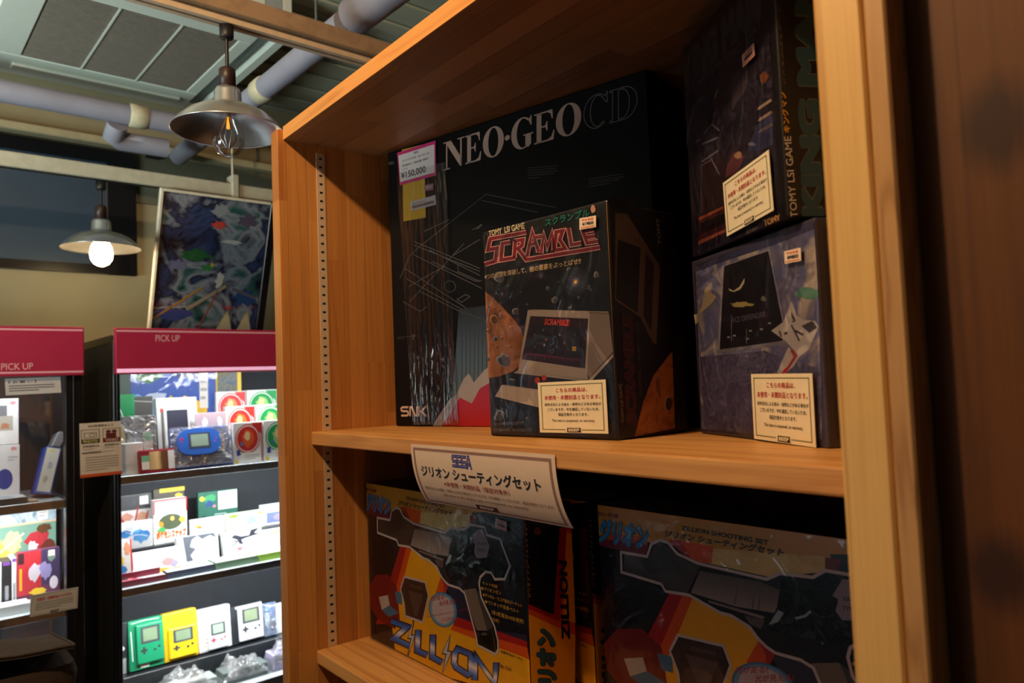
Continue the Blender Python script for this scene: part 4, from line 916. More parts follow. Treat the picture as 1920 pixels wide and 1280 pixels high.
def letter(polys, x0, x1, outline=None):
    p0, p1, p2 = [V(NF.px(ZN([q])[0])) for q in ((x0, base(x0)), (x1, base(x1)), (x0, topl(x0)))]
    for pl in polys:
        pts = [p0+(p1-p0)*x+(p2-p0)*y for x, y in pl]
        if outline: a.line(outline, [tuple(q) for q in pts], .0016, 2, closed=True, ab=True)
        else: a.raw(SER, [tuple(q) for q in pts], 2)
letter(G_N, 485, 612); letter(G_E, 617, 712); letter(G_O, 722, 848); letter(G_G, 892, 1022); letter(G_E, 1030, 1152); letter(G_O, 1160, 1312)
letter([arc(.5, .5, .5, .09, 0, 360, 16)], 853, 884)
OC = C(120, 118, 116)
letter([_c[:-1]+[(.80, .12)]+arc(.56, .5, .30, .485, 305, 52)+[(.90, .70), (.94, .70), (.94, 1.02), (.90, 1.02)]], 1328, 1478, OC)
letter([[(0, 0), (0, .05), (.1, .05), (.1, .95), (0, .95), (0, 1), (.5, 1)]+arc(.5, .5, .5, .5, 90, -90), [(.32, .05), (.32, .95), (.45, .95)]+arc(.45, .5, .27, .45, 90, -90)], 1484, 1648, OC)
# thin print and drawing
for q in ([(990, 625), (1170, 610)], [(990, 640), (1160, 625)], [(990, 655), (1170, 640)], [(990, 670), (1150, 655)], [(990, 685), (1060, 680)], [(1355, 690), (1560, 660)], [(1355, 705), (1570, 675)], [(1355, 720), (1540, 692)], [(1355, 735), (1480, 716)]): a.line(C(58, 56, 58), ZN(q), .0016, 1)
ZM = zoom(720, 340, 2.667)
LN2 = C(84, 84, 90)
for q in ([(150, 300), (480, 435)], [(150, 318), (480, 450)], [(185, 320), (510, 65), (587, 80), (860, 130)], [(490, 95), (770, 155)], [(145, 365), (490, 535)], [(185, 320), (130, 370), (80, 485)], [(105, 435), (500, 690)], [(110, 485), (480, 690)], [(95, 600), (180, 650), (215, 625)], [(125, 525), (310, 420)], [(130, 600), (400, 310)], [(180, 550), (380, 650), (500, 690)], [(375, 690), (375, 780), (490, 845)], [(365, 590), (410, 565), (430, 575), (390, 605), (365, 590)], [(230, 345), (480, 470)], [(370, 415), (370, 450), (480, 500)], [(200, 250), (330, 190)], [(330, 380), (480, 290)], [(240, 400), (460, 500), (490, 495)]): a.line(LN2, ZM(q), .0014, 1)
a.ell(LN2, *ZM([(330, 525)])[0], 11, 11, 1); a.ell(BOXBLK, *ZM([(330, 525)])[0], 10, 10, 1.4)
# pale blue striped glow, mountains, red ground
bl = grad('blue_glow', [(0, (84, 102, 118)), (.3, (66, 90, 112)), (.62, (26, 38, 54)), (1, (11, 10, 12))], .06, .34, 1)
a.poly(bl, ZM([(375, 640), (640, 600), (640, 1110), (340, 1110)]), 1)
for k in range(11): a.line(C(36, 46, 58), ZM([(392+k*21, 640), (390+k*20, 1105)]), .0022, 1.3)
a.poly(C(150, 147, 154), ZM([(245, 1228), (275, 1170), (330, 1090), (365, 1060), (400, 985), (425, 960), (450, 1005), (500, 945), (560, 900), (640, 960), (640, 1228)]), 2)
a.poly(grad('crimson_ground', [(0, (170, 20, 30)), (1, (150, 40, 72))], 0, .1, 1), ZM([(290, 1228), (330, 1165), (380, 1080), (440, 1110), (480, 1035), (540, 1000), (640, 1040), (640, 1228)]), 3)
# SNK mark
sn = [(85, 1174), (217, 1174), (85, 1125)]
def strok(a, m, lets, p0, p1, p2, w, L, adv):
    p0, p1, p2 = V(a.cv(p0)), V(a.cv(p1)), V(a.cv(p2)); n = len(lets)
    for i, pl in enumerate(lets):
        for s_ in pl:
            pts = [tuple(p0+(p1-p0)*((i+x*adv)/n)+(p2-p0)*y) for x, y in s_]; a.line(m, pts, w, L, ab=True)
S_ = [[(.96, .92), (.22, .92), (.06, .82), (.06, .62), (.2, .52), (.8, .52), (.95, .42), (.95, .2), (.8, .08), (.04, .08)]]
N_ = [[(.08, 0), (.08, .92), (.3, .92), (.72, .08), (.94, .08), (.94, 1)]]
K_ = [[(.08, 0), (.08, 1)], [(.95, 1), (.4, .5), (.98, .0)], [(.08, .5), (.42, .5)]]
strok(a, SER, [S_, N_, K_], *ZM(sn), .0046, 2, .9)
a.line(C(60, 60, 64), ZM([(65, 780), (170, 772)]), .001, 1); a.line(C(60, 60, 64), ZM([(65, 787), (100, 785)]), .001, 1)
a.text(C(92, 110, 100), 'NEO', *zoom(500, 200, 6.4)([(1465, 700), (1530, 690), (1465, 665)]), L=2, bold=.02)
# right side of the carton
NS = Face(NF.P(NF.w, 0), -NF.n, UP)
a2 = Art(b, NS); a2.text(C(58, 56, 56), 'SNK', (1252, 245), (1240, 172), (1236, 250), L=1, bold=.05)
b.build('carton', neo)
# yellow tape, price tag, small labels
def quadpart(name, F, t, q, m, e=.002, art=None, lab=None):
    P = [V(F.px(p)) for p in q]; b = MB()
    vs = [F.P(p.x, p.y, e) for p in P]+[F.P(p.x, p.y, e+.0005) for p in P]
    b.add(vs, [[3, 2, 1, 0], [4, 5, 6, 7]]+[[i, (i+1) % 4, 4+(i+1) % 4, 4+i] for i in range(4)], m)
    if art:
        TL, TR, BR, BL = P
        def cv(p): q_ = (BL*(1-p[0])+BR*p[0])*(1-p[1])+(TL*(1-p[0])+TR*p[0])*p[1]; return (q_.x, q_.y)
        art(Art(b, F, cv=cv, e0=e+.0008))
    o = b.build(name, t)
    if lab: o['label'] = lab
    return o
quadpart('yellow_label', NF, neo, [(755, 281), (796, 271), (800, 408), (758, 415)], C(214, 166, 32, 60))
def pt_art(a):
    a.rect(C(236, 226, 226, 60), .03, .09, .97, .9, 1)
    a.text(INK, '商品', (.44, .8), (.56, .8), (.44, .87), 2, bold=.02)
    a.text(INK, 'ネオジオCD本体  NEO GEO CD', (.12, .67), (.84, .67), (.12, .73), 2, bold=.01)
    a.text(INK, '動作確認済み・付属品完備（箱説付）', (.12, .52), (.82, .52), (.12, .58), 2, bold=.02)
    a.text(C(120, 110, 110), '税込価格', (.1, .42), (.26, .42), (.1, .47), 2)
    a.text(INK, '¥150,000', (.06, .14), (.74, .14), (.06, .37), 2, bold=.02)
quadpart('price_tag', NF, neo, [(747, 287), (819, 264), (820, 329), (752, 348)], C(214, 40, 116, 60), e=.0035, art=pt_art, lab='pink-bordered price tag')
quadpart('small_label', NF, neo, [(772, 379), (819, 366), (820, 384), (774, 396)], C(200, 188, 186, 60), e=.004, art=lambda a: (a.rect(C(120, 100, 104), .06, .2, .94, .5, 1), a.rect(C(160, 150, 150), .06, .62, .6, .76, 1)))
quadpart('small_label', NF, neo, [(798, 348), (816, 344), (815, 356), (799, 359)], C(150, 90, 110, 60), e=.004, art=lambda a: a.text(C(226, 200, 206), 'TEST', (.1, .25), (.9, .25), (.1, .75), 1, bold=.02))
STREAK = film('wrinkled_film_strip', amount=.1, rough=.07, scale=(90, 90, 7), bump=.3, dist=.01)
filmpart(neo, NF, [(752, 330), (838, 305), (863, 800), (783, 799)], STREAK, 'film_strip', e=.0062, n=40, nx=110, amp=.0004, lift=.008, rip=.0004)

# ---------------------------------------------------------------- arcade table-game carton in front
SF = twopt((-1.0305, .7676, Z1+.0006), (-.752, .789, Z1+.0006), .351)
SD = .178
scr_ = thing('game_carton', 'film-wrapped space game carton with crimson angular title, in front of the tall black carton', 'game carton', SF.o)
b = MB(); SP = mat('space_black_carton', (20, 16, 18), .4, var=.12)
carton_body(b, SF, SF.w, SF.h, SD, SP, .003)
a = Art(b, SF, lim=(SF.w, SF.h)); ZS = zoom(880, 360, 6.4); ZT = zoom(700, 420, 3.048)
# planet, asteroids, star
plan = mottled('ochre_planet', [(76, 42, 22), (150, 88, 44), (172, 110, 62), (100, 56, 30)], 26, .45)
a.poly(plan, ZT([(628, 388), (690, 425), (745, 480), (800, 540), (845, 600), (862, 660), (858, 740), (845, 800), (800, 840), (720, 870), (652, 880)]), 1)
CR = C(104, 58, 30); CRL = C(206, 146, 86)
for x, y, r in ((690, 545, 26), (655, 610, 12), (735, 650, 10), (780, 700, 9), (705, 700, 8), (790, 590, 8), (660, 470, 9), (720, 490, 7)):
    a.ell(CRL, *ZT([(x, y)])[0], r/3.048*.85, r/3.048*1.1, 2, 18, rot=-.3); a.ell(CR, *ZT([(x+3, y+3)])[0], r/3.048*.7, r/3.048*.9, 3, 18, rot=-.3)
AST = C(70, 66, 70); ASL = C(150, 146, 148)
for i, (x, y, r) in enumerate(((720, 300, 40), (1120, 262, 17), (1275, 290, 20), (998, 368, 14), (1230, 360, 14), (1038, 435, 22), (815, 500, 26), (698, 655, 16), (745, 775, 45), (655, 770, 16), (1175, 418, 12), (720, 1095, 36), (880, 1110, 10), (770, 350, 6), (880, 460, 8), (960, 300, 6), (1060, 330, 5), (740, 400, 6), (845, 390, 5), (1245, 375, 7), (1125, 480, 12))):
    a.blob(ASL, *ZT([(x, y)])[0], r/3.048, r/3.048, 1+.1*i, 14, seed=i, j=.4); a.blob(AST, *ZT([(x+r*.14, y+r*.12)])[0], r/3.048*.86, r/3.048*.88, 1.5+.1*i, 14, seed=i, j=.4)
for r, c in ((24, (34, 34, 44)), (16, (48, 50, 66)), (9, (80, 82, 100)), (5, (150, 120, 90)), (2.5, (236, 190, 120))): a.ell(C(*c), *ZT([(1157, 330)])[0], r, r*1.15, 4-r*.05)
# table-top arcade machine
BEI = C(176, 156, 142); BED = C(138, 118, 106); DKS = C(26, 18, 26)
a.poly(BEI, ZT([(890, 487), (1345, 500), (1350, 515), (1235, 510), (1235, 520)]), 4)
a.poly(BED, ZT([(1235, 500), (1348, 505), (1372, 730), (1235, 880), (1220, 830)]), 4)
a.poly(BEI, ZT([(885, 490), (1240, 508), (1225, 835), (1228, 890), (830, 832), (860, 650)]), 4.5)
a.poly(C(44, 20, 30), ZT([(900, 525), (1230, 540), (1212, 825), (850, 772)]), 5)
a.poly(DKS, ZT([(910, 575), (1205, 592), (1192, 770), (880, 735)]), 6)
a.text(C(214, 60, 36), 'SCRAMBLE', *ZT([(978, 575), (1118, 582), (985, 540)]), L=7, bold=.04)
for i, (x, y, c) in enumerate(((975, 605, (90, 90, 100)), (925, 630, (80, 60, 60)), (990, 660, (150, 40, 50)), (980, 690, (110, 110, 116)), (1068, 632, (110, 110, 116)), (1095, 680, (120, 90, 96)), (1155, 630, (50, 80, 60)), (1050, 700, (70, 70, 76)), (925, 700, (70, 60, 66)))): a.blob(C(*c), *ZT([(x, y)])[0], 2.4, 3.0, 7+.1*i, 9, seed=i)
for k in range(3): a.rect(C(214, 160, 50), *ZT([(1138, 700+k*9)])[0], *ZT([(1162, 706+k*9)])[0], 7)
a.poly(C(98, 28, 60), ZT([(890, 735), (1190, 775), (1190, 782), (886, 745)]), 7)
for k in range(5): a.line(C(110, 40, 70), ZT([(930+k*52, 745+k*6), (928+k*52, 765+k*6)]), .0016, 7)
a.poly(BEI, ZT([(830, 832), (1228, 892), (1372, 740), (1372, 760), (1240, 905), (960, 1050), (700, 985), (735, 925), (790, 860)]), 4.2)
a.poly(C(20, 16, 24), ZT([(800, 850), (1225, 900), (950, 945), (730, 915)]), 5)
a.poly(C(202, 176, 154), ZT([(735, 920), (960, 950), (960, 1050), (698, 985)]), 5.5)
for x, y, r in ((940, 893, 15), (978, 878, 13)): a.ell(C(206, 60, 30), *ZT([(x, y)])[0], r/3.048, r*1.3/3.048, 6)
a.line(C(150, 140, 140), ZT([(780, 885), (810, 890)]), .0016, 6)
# title strokes
def stroke(m1, m2, pts, w=.0074, o=.0022, L=8): P = ZS(pts); a.line(m2, P, w+o, L); a.line(m1, P, w, L+.6)
CRI = C(122, 30, 46); PNK = C(226, 160, 150)
LET = [[(690, 483), (258, 562), (232, 694), (338, 672), (322, 828), (190, 868)], [(500, 600), (405, 618), (388, 815), (560, 786)], [(560, 592), (545, 790)], [(545, 590), (650, 572), (640, 640), (592, 680), (690, 812), (1575, 664)], [(700, 775), (762, 470), (838, 720)], [(712, 640), (812, 610)], [(800, 545), (880, 530)], [(868, 735), (902, 510), (942, 660), (998, 492), (1024, 700)], [(1024, 700), (1050, 478), (1128, 464), (1092, 572), (1158, 676), (1024, 700)], [(1196, 432), (1232, 634), (1350, 612)], [(1500, 452), (1372, 474), (1420, 612), (1552, 590)], [(1396, 548), (1520, 526)]]
for q in LET: a.line(PNK, ZS(q), 9.3, 8, px=True)
for q in LET: a.line(CRI, ZS(q), 6.4, 8.8, px=True)
a.text(C(226, 204, 160), 'TOMY  LSI GAME', *ZS([(240, 535), (672, 440), (236, 462)]), L=8, bold=.03)
a.text(C(30, 118, 104), 'スクランブル', *ZS([(915, 415), (1450, 290), (915, 320)]), L=8, bold=.03)
a.blob(C(206, 150, 120), *ZS([(1490, 205)])[0], 5.5, 8.5, 8, 14, 3, .3)
a.text(C(206, 176, 130), '4つの空間を突破して、敵の要塞をぶっとばせ!!', *ZS([(190, 1050), (1345, 862), (190, 985)]), L=8, bold=.012)
a.text(C(120, 108, 100), '©KONAMI INDUSTRY', *ZT([(692, 1150), (860, 1144), (692, 1132)]), L=8)
a.text(C(120, 108, 100), '単2電池4本使用（電池は別売りです。）', *ZT([(690, 1184), (930, 1184), (690, 1166)]), L=8)
a.line(C(176, 120, 66), [(1138.5, 380), (1163.5, 824)], .0028, 2)
# side of the carton, its shade put into dimmer inks
SS = Face(SF.P(SF.w, 0), -SF.n, UP); a = Art(b, SS, lim=(SD, SF.h)); ZR = zoom(1130, 380, 2.842)
a.poly(C(92, 78, 74), ZR([(65, 55), (130, 60), (305, 340), (285, 760), (262, 740), (200, 610), (65, 520)]), 1)
a.poly(C(24, 20, 24), ZR([(80, 195), (200, 240), (185, 585), (70, 510)]), 2); a.poly(C(40, 18, 24), ZR([(228, 265), (272, 330), (258, 690), (215, 600)]), 2)
a.poly(plan, ZR([(370, 790), (385, 1200), (170, 1245), (215, 1060), (270, 920)]), 1)
a.ell(ASL, *ZR([(345, 1070)])[0], 7, 14, 2); a.ell(C(60, 40, 30), *ZR([(350, 1072)])[0], 5.5, 12, 2.5)
a.text(C(62, 24, 34), 'SCRAMBLE', *ZR([(185, 1190), (160, 600), (120, 1185)]), L=3, bold=.05, outline=(C(86, 56, 62), .03))
a.text(C(120, 112, 100), 'TOMY LSI GAME', *ZR([(115, 1175), (100, 965), (98, 1175)]), L=3, bold=.02)
a.text(C(92, 84, 70), '4つの空間を突破して、敵の要塞をぶっとばせ!!', *ZR([(210, 1035), (190, 640), (192, 1035)]), L=3)
a.text(C(130, 124, 120), 'TOMY', *ZR([(312, 225), (300, 80), (292, 225)]), L=3, bold=.03)
b.build('carton', scr_)
notice(scr_, SF, [(1012.7, 717), (1140.6, 711), (1145.5, 812), (1018, 810)])
sticker(scr_, SF, [(1091, 410), (1122, 404.5), (1123, 427), (1092.5, 430)], '¥19800')
CRK = film('creased_shrink_wrap', amount=.02, rough=.1, scale=(9, 9, 6), bump=.3, dist=.012, crease=True)
filmpart(scr_, SF, [(901, 429), (1137, 377), (1161, 825), (926, 817)], CRK, e=.0042, amp=.0005)
b = MB(); P_ = [SF.P(*SF.px(q), .004) for q in ((901, 429), (908, 420), (886, 432))]
b.add(P_, [[0, 1, 2]], film('loose_film_corner', amount=.2, rough=.12, bump=.4, tint=(.8, .8, .8, 1))); b.build('wrap_corner', scr_)
b = MB(); b.add([SF.P(SF.w, SF.h, .003), SF.P(SF.w, SF.h+.012, -.05), SF.P(SF.w+.016, SF.h-.01, -.06)], [[0, 1, 2]], film('loose_film_corner')); b.build('wrap_corner', scr_)

# ---------------------------------------------------------------- blue-violet game carton, right
AF = twopt((-.729, .947, Z1+.0006), (-.4475, .812, Z1+.0006), .2665)
ace = thing('game_carton', 'blue-violet game carton with dark console and white jet picture, right end of the upper shelf', 'game carton', AF.o)
b = MB(); carton_body(b, AF, AF.w, AF.h, .12, mat('violet_grey_carton', (58, 54, 70), .38, var=.1), .0025)
a = Art(b, AF, lim=(AF.w, AF.h)); ZQ = zoom(1260, 380, 2.667)
sky = mottled('violet_clouds', [(60, 64, 104), (122, 116, 136), (90, 92, 132), (180, 164, 150), (68, 70, 112)], 11, .35, 1.5)
a.poly(sky, ZQ([(118, 320), (745, 80), (755, 500), (750, 1180), (150, 1130)]), 1)
a.poly(mottled('violet_city', [(50, 48, 74), (98, 92, 124), (66, 62, 90), (132, 122, 146)], 34, .4, 2), ZQ([(140, 770), (470, 740), (560, 780), (750, 830), (745, 1190), (165, 1130)]), 1.6)
for i in range(16):
    r = random.Random(i+40); x = 180+r.random()*380; y = 780+r.random()*160; w_ = 20+r.random()*50
    a.line(C(112, 102, 130), ZQ([(x, y), (x+w_, y-14), (x+w_*1.1, y+30), (x+4, y+44)]), .0012, 2+.05*i, closed=True)
a.poly(C(150, 140, 150), ZQ([(252, 318), (490, 232), (560, 600), (570, 708), (228, 752)]), 2.4)
a.poly(C(26, 22, 30), ZQ([(262, 318), (484, 240), (556, 600), (556, 690), (240, 735)]), 3)
a.poly(C(120, 116, 126), ZQ([(228, 735), (570, 690), (575, 710), (230, 752)]), 3.4)
a.poly(C(200, 186, 150), ZQ([(286, 428), (310, 440), (340, 420), (366, 375), (364, 400), (345, 432), (312, 446), (290, 440)]), 4)
a.blob(C(176, 156, 96), *ZQ([(350, 508)])[0], 28, 6, 4, 18, 4, .5); a.blob(C(120, 112, 96), *ZQ([(460, 480)])[0], 7, 7, 4, 12, 6, .5)
a.text(C(92, 88, 100), 'ACE DEFENDER', *ZQ([(300, 602), (470, 570), (300, 575)]), L=4, bold=.02)
a.line(C(120, 116, 124), ZQ([(300, 560), (300, 690)]), .0014, 4); a.line(C(120, 116, 124), ZQ([(375, 630), (375, 705)]), .0014, 4)
for x, y in ((285, 672), (315, 664), (380, 680), (395, 640), (450, 632), (490, 602)): a.ell(C(150, 144, 150), *ZQ([(x, y)])[0], 3, 1.6, 4)
JET = C(190, 178, 172); JD = C(60, 54, 66)
a.poly(JET, ZQ([(498, 640), (560, 595), (600, 490), (625, 560), (655, 585), (720, 590), (735, 620), (690, 730), (640, 770), (570, 690)]), 4)
a.poly(JD, ZQ([(650, 615), (705, 590), (730, 625), (690, 650)]), 5); a.poly(JD, ZQ([(598, 540), (622, 590), (604, 600)]), 5); a.poly(JET, ZQ([(600, 570), (612, 590), (606, 592)]), 5.5)
for q in ([(540, 640), (550, 670)], [(565, 655), (580, 650)], [(600, 610), (640, 690)], [(620, 640), (660, 660)]): a.line(JD, ZQ(q), .003, 5)
a.poly(JET, ZQ([(585, 720), (640, 770), (610, 820), (560, 860), (528, 850)]), 4.6); a.poly(C(176, 40, 44), ZQ([(598, 730), (632, 765), (600, 810), (575, 850), (548, 855), (590, 790)]), 5); a.poly(JET, ZQ([(600, 745), (612, 770), (580, 820), (566, 830)]), 5.4)
a.poly(C(170, 150, 120), ZQ([(160, 480), (170, 415), (185, 440), (225, 470), (205, 500), (150, 550), (135, 555), (145, 530)]), 4); a.poly(C(180, 166, 130), ZQ([(112, 560), (130, 555), (135, 590), (120, 610)]), 4)
a.blob(C(84, 130, 110), *ZQ([(680, 450)])[0], 26, 16, 3, 18, 8, .5); a.blob(C(196, 150, 60), *ZQ([(575, 250)])[0], 8, 6, 3.4, 12, 3, .5)
a.poly(C(58, 58, 88), ZQ([(118, 320), (745, 80), (748, 120), (500, 215), (240, 300), (120, 345)]), 2)
AS = Face(AF.P(AF.w, 0), -AF.n, UP); a2 = Art(b, AS, cv=lambda p: p); a2.rect(C(44, 40, 60), .01, .01, .11, .255, 1)
b.build('carton', ace)
notice(ace, AF, [(1423, 700.6), (1538, 701.7), (1532, 835), (1414.5, 820.6)])
sticker(ace, AF, [(1478, 471), (1509, 464), (1508, 489), (1480, 494)], '¥9800')
filmpart(ace, AF, [(1302, 492), (1547, 403), (1541, 838), (1314, 811)], CRK, e=.0042, amp=.0005)

# ---------------------------------------------------------------- dark carton on top of it
KZ = Z1+.0006+.2665+.0048
KF = twopt((-.724, .946, KZ), (-.476, .805, KZ), .333)
king = thing('game_carton', 'dark game carton with vertical yellow and white side lettering, on top of the blue-violet carton', 'game carton', KF.o)
b = MB(); carton_body(b, KF, KF.w, KF.h, .16, mat('night_carton', (22, 17, 20), .36, var=.1), .0025)
a = Art(b, KF, lim=(KF.w, KF.h)); ZK = zoom(1270, 200, 4.267); ZL = zoom(1240, 0, 5.333)
a.poly(mottled('night_city', [(14, 11, 18), (36, 30, 44), (24, 18, 28), (50, 44, 62), (18, 14, 24)], 22, .4, 2), ZK([(60, -300), (740, -600), (770, 0), (850, 920), (130, 1250)]), 1)
GREY = C(46, 50, 50)
a.text(GREY, 'KING MAN', *ZL([(240, 900), (1010, 200), (225, 560)]), L=2, bold=.06, outline=(C(40, 42, 46), .04))
a.text(C(90, 84, 88), 'ビルをかけのぼれ、巨大なキングマンを救え！', *ZL([(250, 960), (1020, 260), (250, 920)]), L=2)
for k in range(3): a.poly(C(150, 126, 110), ZL([(960+k*6, 1100+k*115), (980+k*6, 1065+k*115), (1100+k*4, 985+k*120), (1110+k*4, 1010+k*120), (985+k*6, 1095+k*115)]), 2)
a.blob(C(110, 60, 34), *ZL([(1030, 780)])[0], 10, 14, 2, 14, 5, .5)
a.poly(C(58, 46, 56), ZL([(700, 760), (860, 650), (860, 880), (710, 1100)]), 2)
a.poly(C(64, 28, 30), ZK([(170, 880), (370, 800), (420, 900), (400, 990), (170, 1110)]), 2); a.poly(C(150, 70, 48), ZK([(170, 890), (370, 795), (372, 815), (175, 910)]), 3); a.poly(C(26, 14, 18), ZK([(190, 930), (375, 850), (385, 930), (190, 1020)]), 3); a.poly(C(140, 70, 56), ZK([(170, 1075), (395, 975), (395, 1000), (170, 1105)]), 3)
a.poly(C(40, 20, 26), ZK([(195, 470), (375, 380), (390, 780), (195, 870)]), 2); a.line(C(110, 84, 90), ZK([(195, 860), (195, 470), (270, 430)]), .0014, 3)
a.poly(C(92, 46, 50), ZK([(385, 570), (400, 470), (450, 370), (500, 350), (540, 400), (510, 470), (470, 530)]), 3); a.blob(C(160, 120, 90), *ZK([(490, 390)])[0], 10, 8, 4, 12, 2, .5)
a.poly(C(50, 50, 84), ZK([(560, 350), (640, 150), (760, 40), (770, 300), (640, 360)]), 2); a.blob(C(110, 106, 120), *ZK([(600, 300)])[0], 10, 5, 3, 12, 6, .5)
for q in ([(210, 220), (280, 140), (340, 190)], [(150, 280), (190, 260)], [(200, 300), (330, 245)], [(200, 440), (330, 350)], [(270, 410), (340, 540)]): a.line(C(100, 92, 100), ZK(q), .003, 3)
a.text(C(206, 150, 90), 'TOMY', *ZK([(700, 960), (832, 915), (690, 905)]), L=3, bold=.05)
a.text(C(130, 120, 126), '©1982', *ZK([(560, 1030), (650, 1000), (560, 985)]), L=3)
KS = Face(KF.P(KF.w, 0), -KF.n, UP); a = Art(b, KS, lim=(.16, KF.h))
a.text(C(206, 196, 186), 'TOMY LSI GAME', *ZK([(962, 886), (908, 236), (905, 890)]), L=2, bold=.01)
a.text(C(226, 160, 40), 'キングマン', *ZK([(905, 205), (866, -120), (850, 210)]), L=2, bold=.03)
a.text(C(110, 100, 80), 'ビルをのぼるゲーム', *ZL([(1240, 840), (1185, 60), (1215, 840)]), L=2)
a.text(C(36, 66, 78), 'KING MAN', (1546, 412), (1528, -40), (1503, 412), L=2, bold=.07, outline=(C(84, 88, 86), .025))
b.build('carton', king)
notice(king, KF, [(1361.4, 344), (1447.4, 283), (1461.7, 392), (1372, 442.6)])
sticker(king, KF, [(1398.4, 104), (1421, 80.6), (1424.7, 102), (1403, 123)], '¥9800', (206, 160, 140))
filmpart(king, KF, [(1284, 102), (1440, -30), (1476, 414), (1303, 488)], CRK, e=.0042, amp=.0004)

# dark carton in the shadow between the two groups
DF = twopt((-.86, 1.035, Z1+.0006), (-.73, 1.062, Z1+.0006), .155)
dk = thing('game_carton', 'small dark maroon carton standing in shadow behind the space game carton', 'game carton', DF.o)
b = MB(); carton_body(b, DF, DF.w, DF.h, .12, C(52, 22, 24), .002); a = Art(b, DF, cv=nface(DF)); ops(a, DF, [('r', (36, 16, 18), .08, .08, .92, .92), ('x', (70, 40, 36), .15, .2, .8, .5, 3)]); b.build('carton', dk)
# ================================================================ lower shelf: light-gun sets and the paper sign
ZF0 = V((-1.5365, .791, Z2+.0006))
xr = at(994, 1276, 1, .792).x
ZW = xr-ZF0.x; ZH = .3425
ZF = Face(ZF0, (1, .004, 0), UP, ZW, ZH)
sd = at(1078, 1120, 0, ZF.P(ZW, 0).x).y-ZF.P(ZW, 0).y
ZD = max(.05, min(.2, sd))
ZA = zoom(670, 890, 6.4); ZB = zoom(700, 1080, 6.4); ZC = zoom(660, 800, 2.667); ZE = zoom(960, 900, 3.368)
NAVY = mat('navy_glossy_carton', (15, 13, 24), .25, var=.1)
YEL = C(250, 176, 20, 30); ORA = C(226, 84, 20, 30); RDD = C(176, 24, 20, 30); WHO = C(206, 190, 186, 40)
b = MB(); carton_body(b, ZF, ZW, ZH, ZD, NAVY, .0025)
a = Art(b, ZF, lim=(ZW, ZH))
L_ = lambda p: p
def clip(pts):
    """keep artwork on the face"""
    out = []
    for p in pts:
        q = ZF.px(p); out.append((min(max(q[0], .001), ZW-.001), min(max(q[1], .001), ZH-.001)))
    return out
def zp(m, pts, L): a.raw(m, clip(pts), L)
topy = grad('yellow_top', [(0, (226, 160, 40)), (1, (196, 140, 36))], .25, .34, 1, .3)
zp(topy, ZC([(45, 270), (900, 420), (640, 505), (470, 500), (340, 470), (250, 420), (50, 390)]), 1)
zp(mottled('pale_glow', [(206, 170, 80), (236, 206, 130), (200, 150, 70)], 14, .3), ZC([(330, 425), (610, 440), (600, 500), (470, 520), (330, 480)]), 1.3)
zp(ORA, ZC([(265, 400), (345, 420), (340, 480), (300, 480), (262, 420)]), 1.6); zp(RDD, ZC([(240, 400), (268, 402), (300, 480), (260, 430)]), 1.8)
zp(NAVY, ZC([(600, 430), (900, 400), (900, 900), (700, 560), (610, 500)]), 1.9); zp(C(120, 50, 40), ZC([(590, 440), (625, 446), (612, 505), (590, 500)]), 2)
zp(RDD, ZC([(245, 590), (278, 600), (180, 985), (120, 985)]), 1); zp(ORA, ZC([(274, 600), (302, 605), (232, 985), (172, 985)]), 1.3)
zp(YEL, ZC([(300, 600), (450, 715), (446, 790), (430, 850), (395, 930), (520, 985), (940, 1185), (960, 1400), (500, 1400), (215, 1110), (200, 985)]), 1.6)
zp(ORA, ZB([(750, 190), (815, 0), (865, 80), (860, 230), (780, 300)]), 2); zp(RDD, ZB([(815, 0), (900, 110), (860, 260), (850, 120)]), 2.3)
zp(ORA, ZB([(930, 640), (960, 585), (1850, 850), (1900, 1000), (1850, 985)]), 2); zp(RDD, ZB([(960, 590), (1000, 485), (1850, 785), (1850, 855)]), 2.3)
zp(C(24, 22, 52), ZB([(1000, 485), (880, 120), (1100, 160), (1300, 620), (1850, 700), (1850, 788)]), 2)
# red, white and blue paint patches at the left (plain colour areas)
zp(C(126, 18, 22, 30), ZC([(84, 800), (120, 740), (180, 735), (225, 800), (240, 960), (215, 1010), (130, 960), (95, 900)]), 2.4)
zp(C(206, 190, 170, 30), ZC([(135, 850), (180, 840), (190, 890), (150, 915)]), 3); zp(C(70, 120, 150, 30), ZC([(150, 915), (190, 890), (235, 930), (185, 950)]), 3.3); zp(C(70, 120, 150, 30), ZC([(215, 820), (250, 830), (252, 890), (225, 880)]), 3.3)
# badge
hx = ZB([(375, 5), (625, 70), (665, 235), (595, 550), (385, 475), (375, 330), (330, 150)])
zp(mottled('badge_brown', [(34, 20, 18), (62, 40, 34), (44, 28, 26)], 40, .3), hx, 3); a.line(WHO, hx, .0042, 3.6, closed=True)
zp(C(84, 58, 50), ZB([(415, 165), (600, 215), (540, 470), (500, 480)]), 3.4); a.text(C(110, 80, 70), 'ZILLION', *ZB([(440, 125), (580, 160), (440, 95)]), L=3.6, bold=.02)
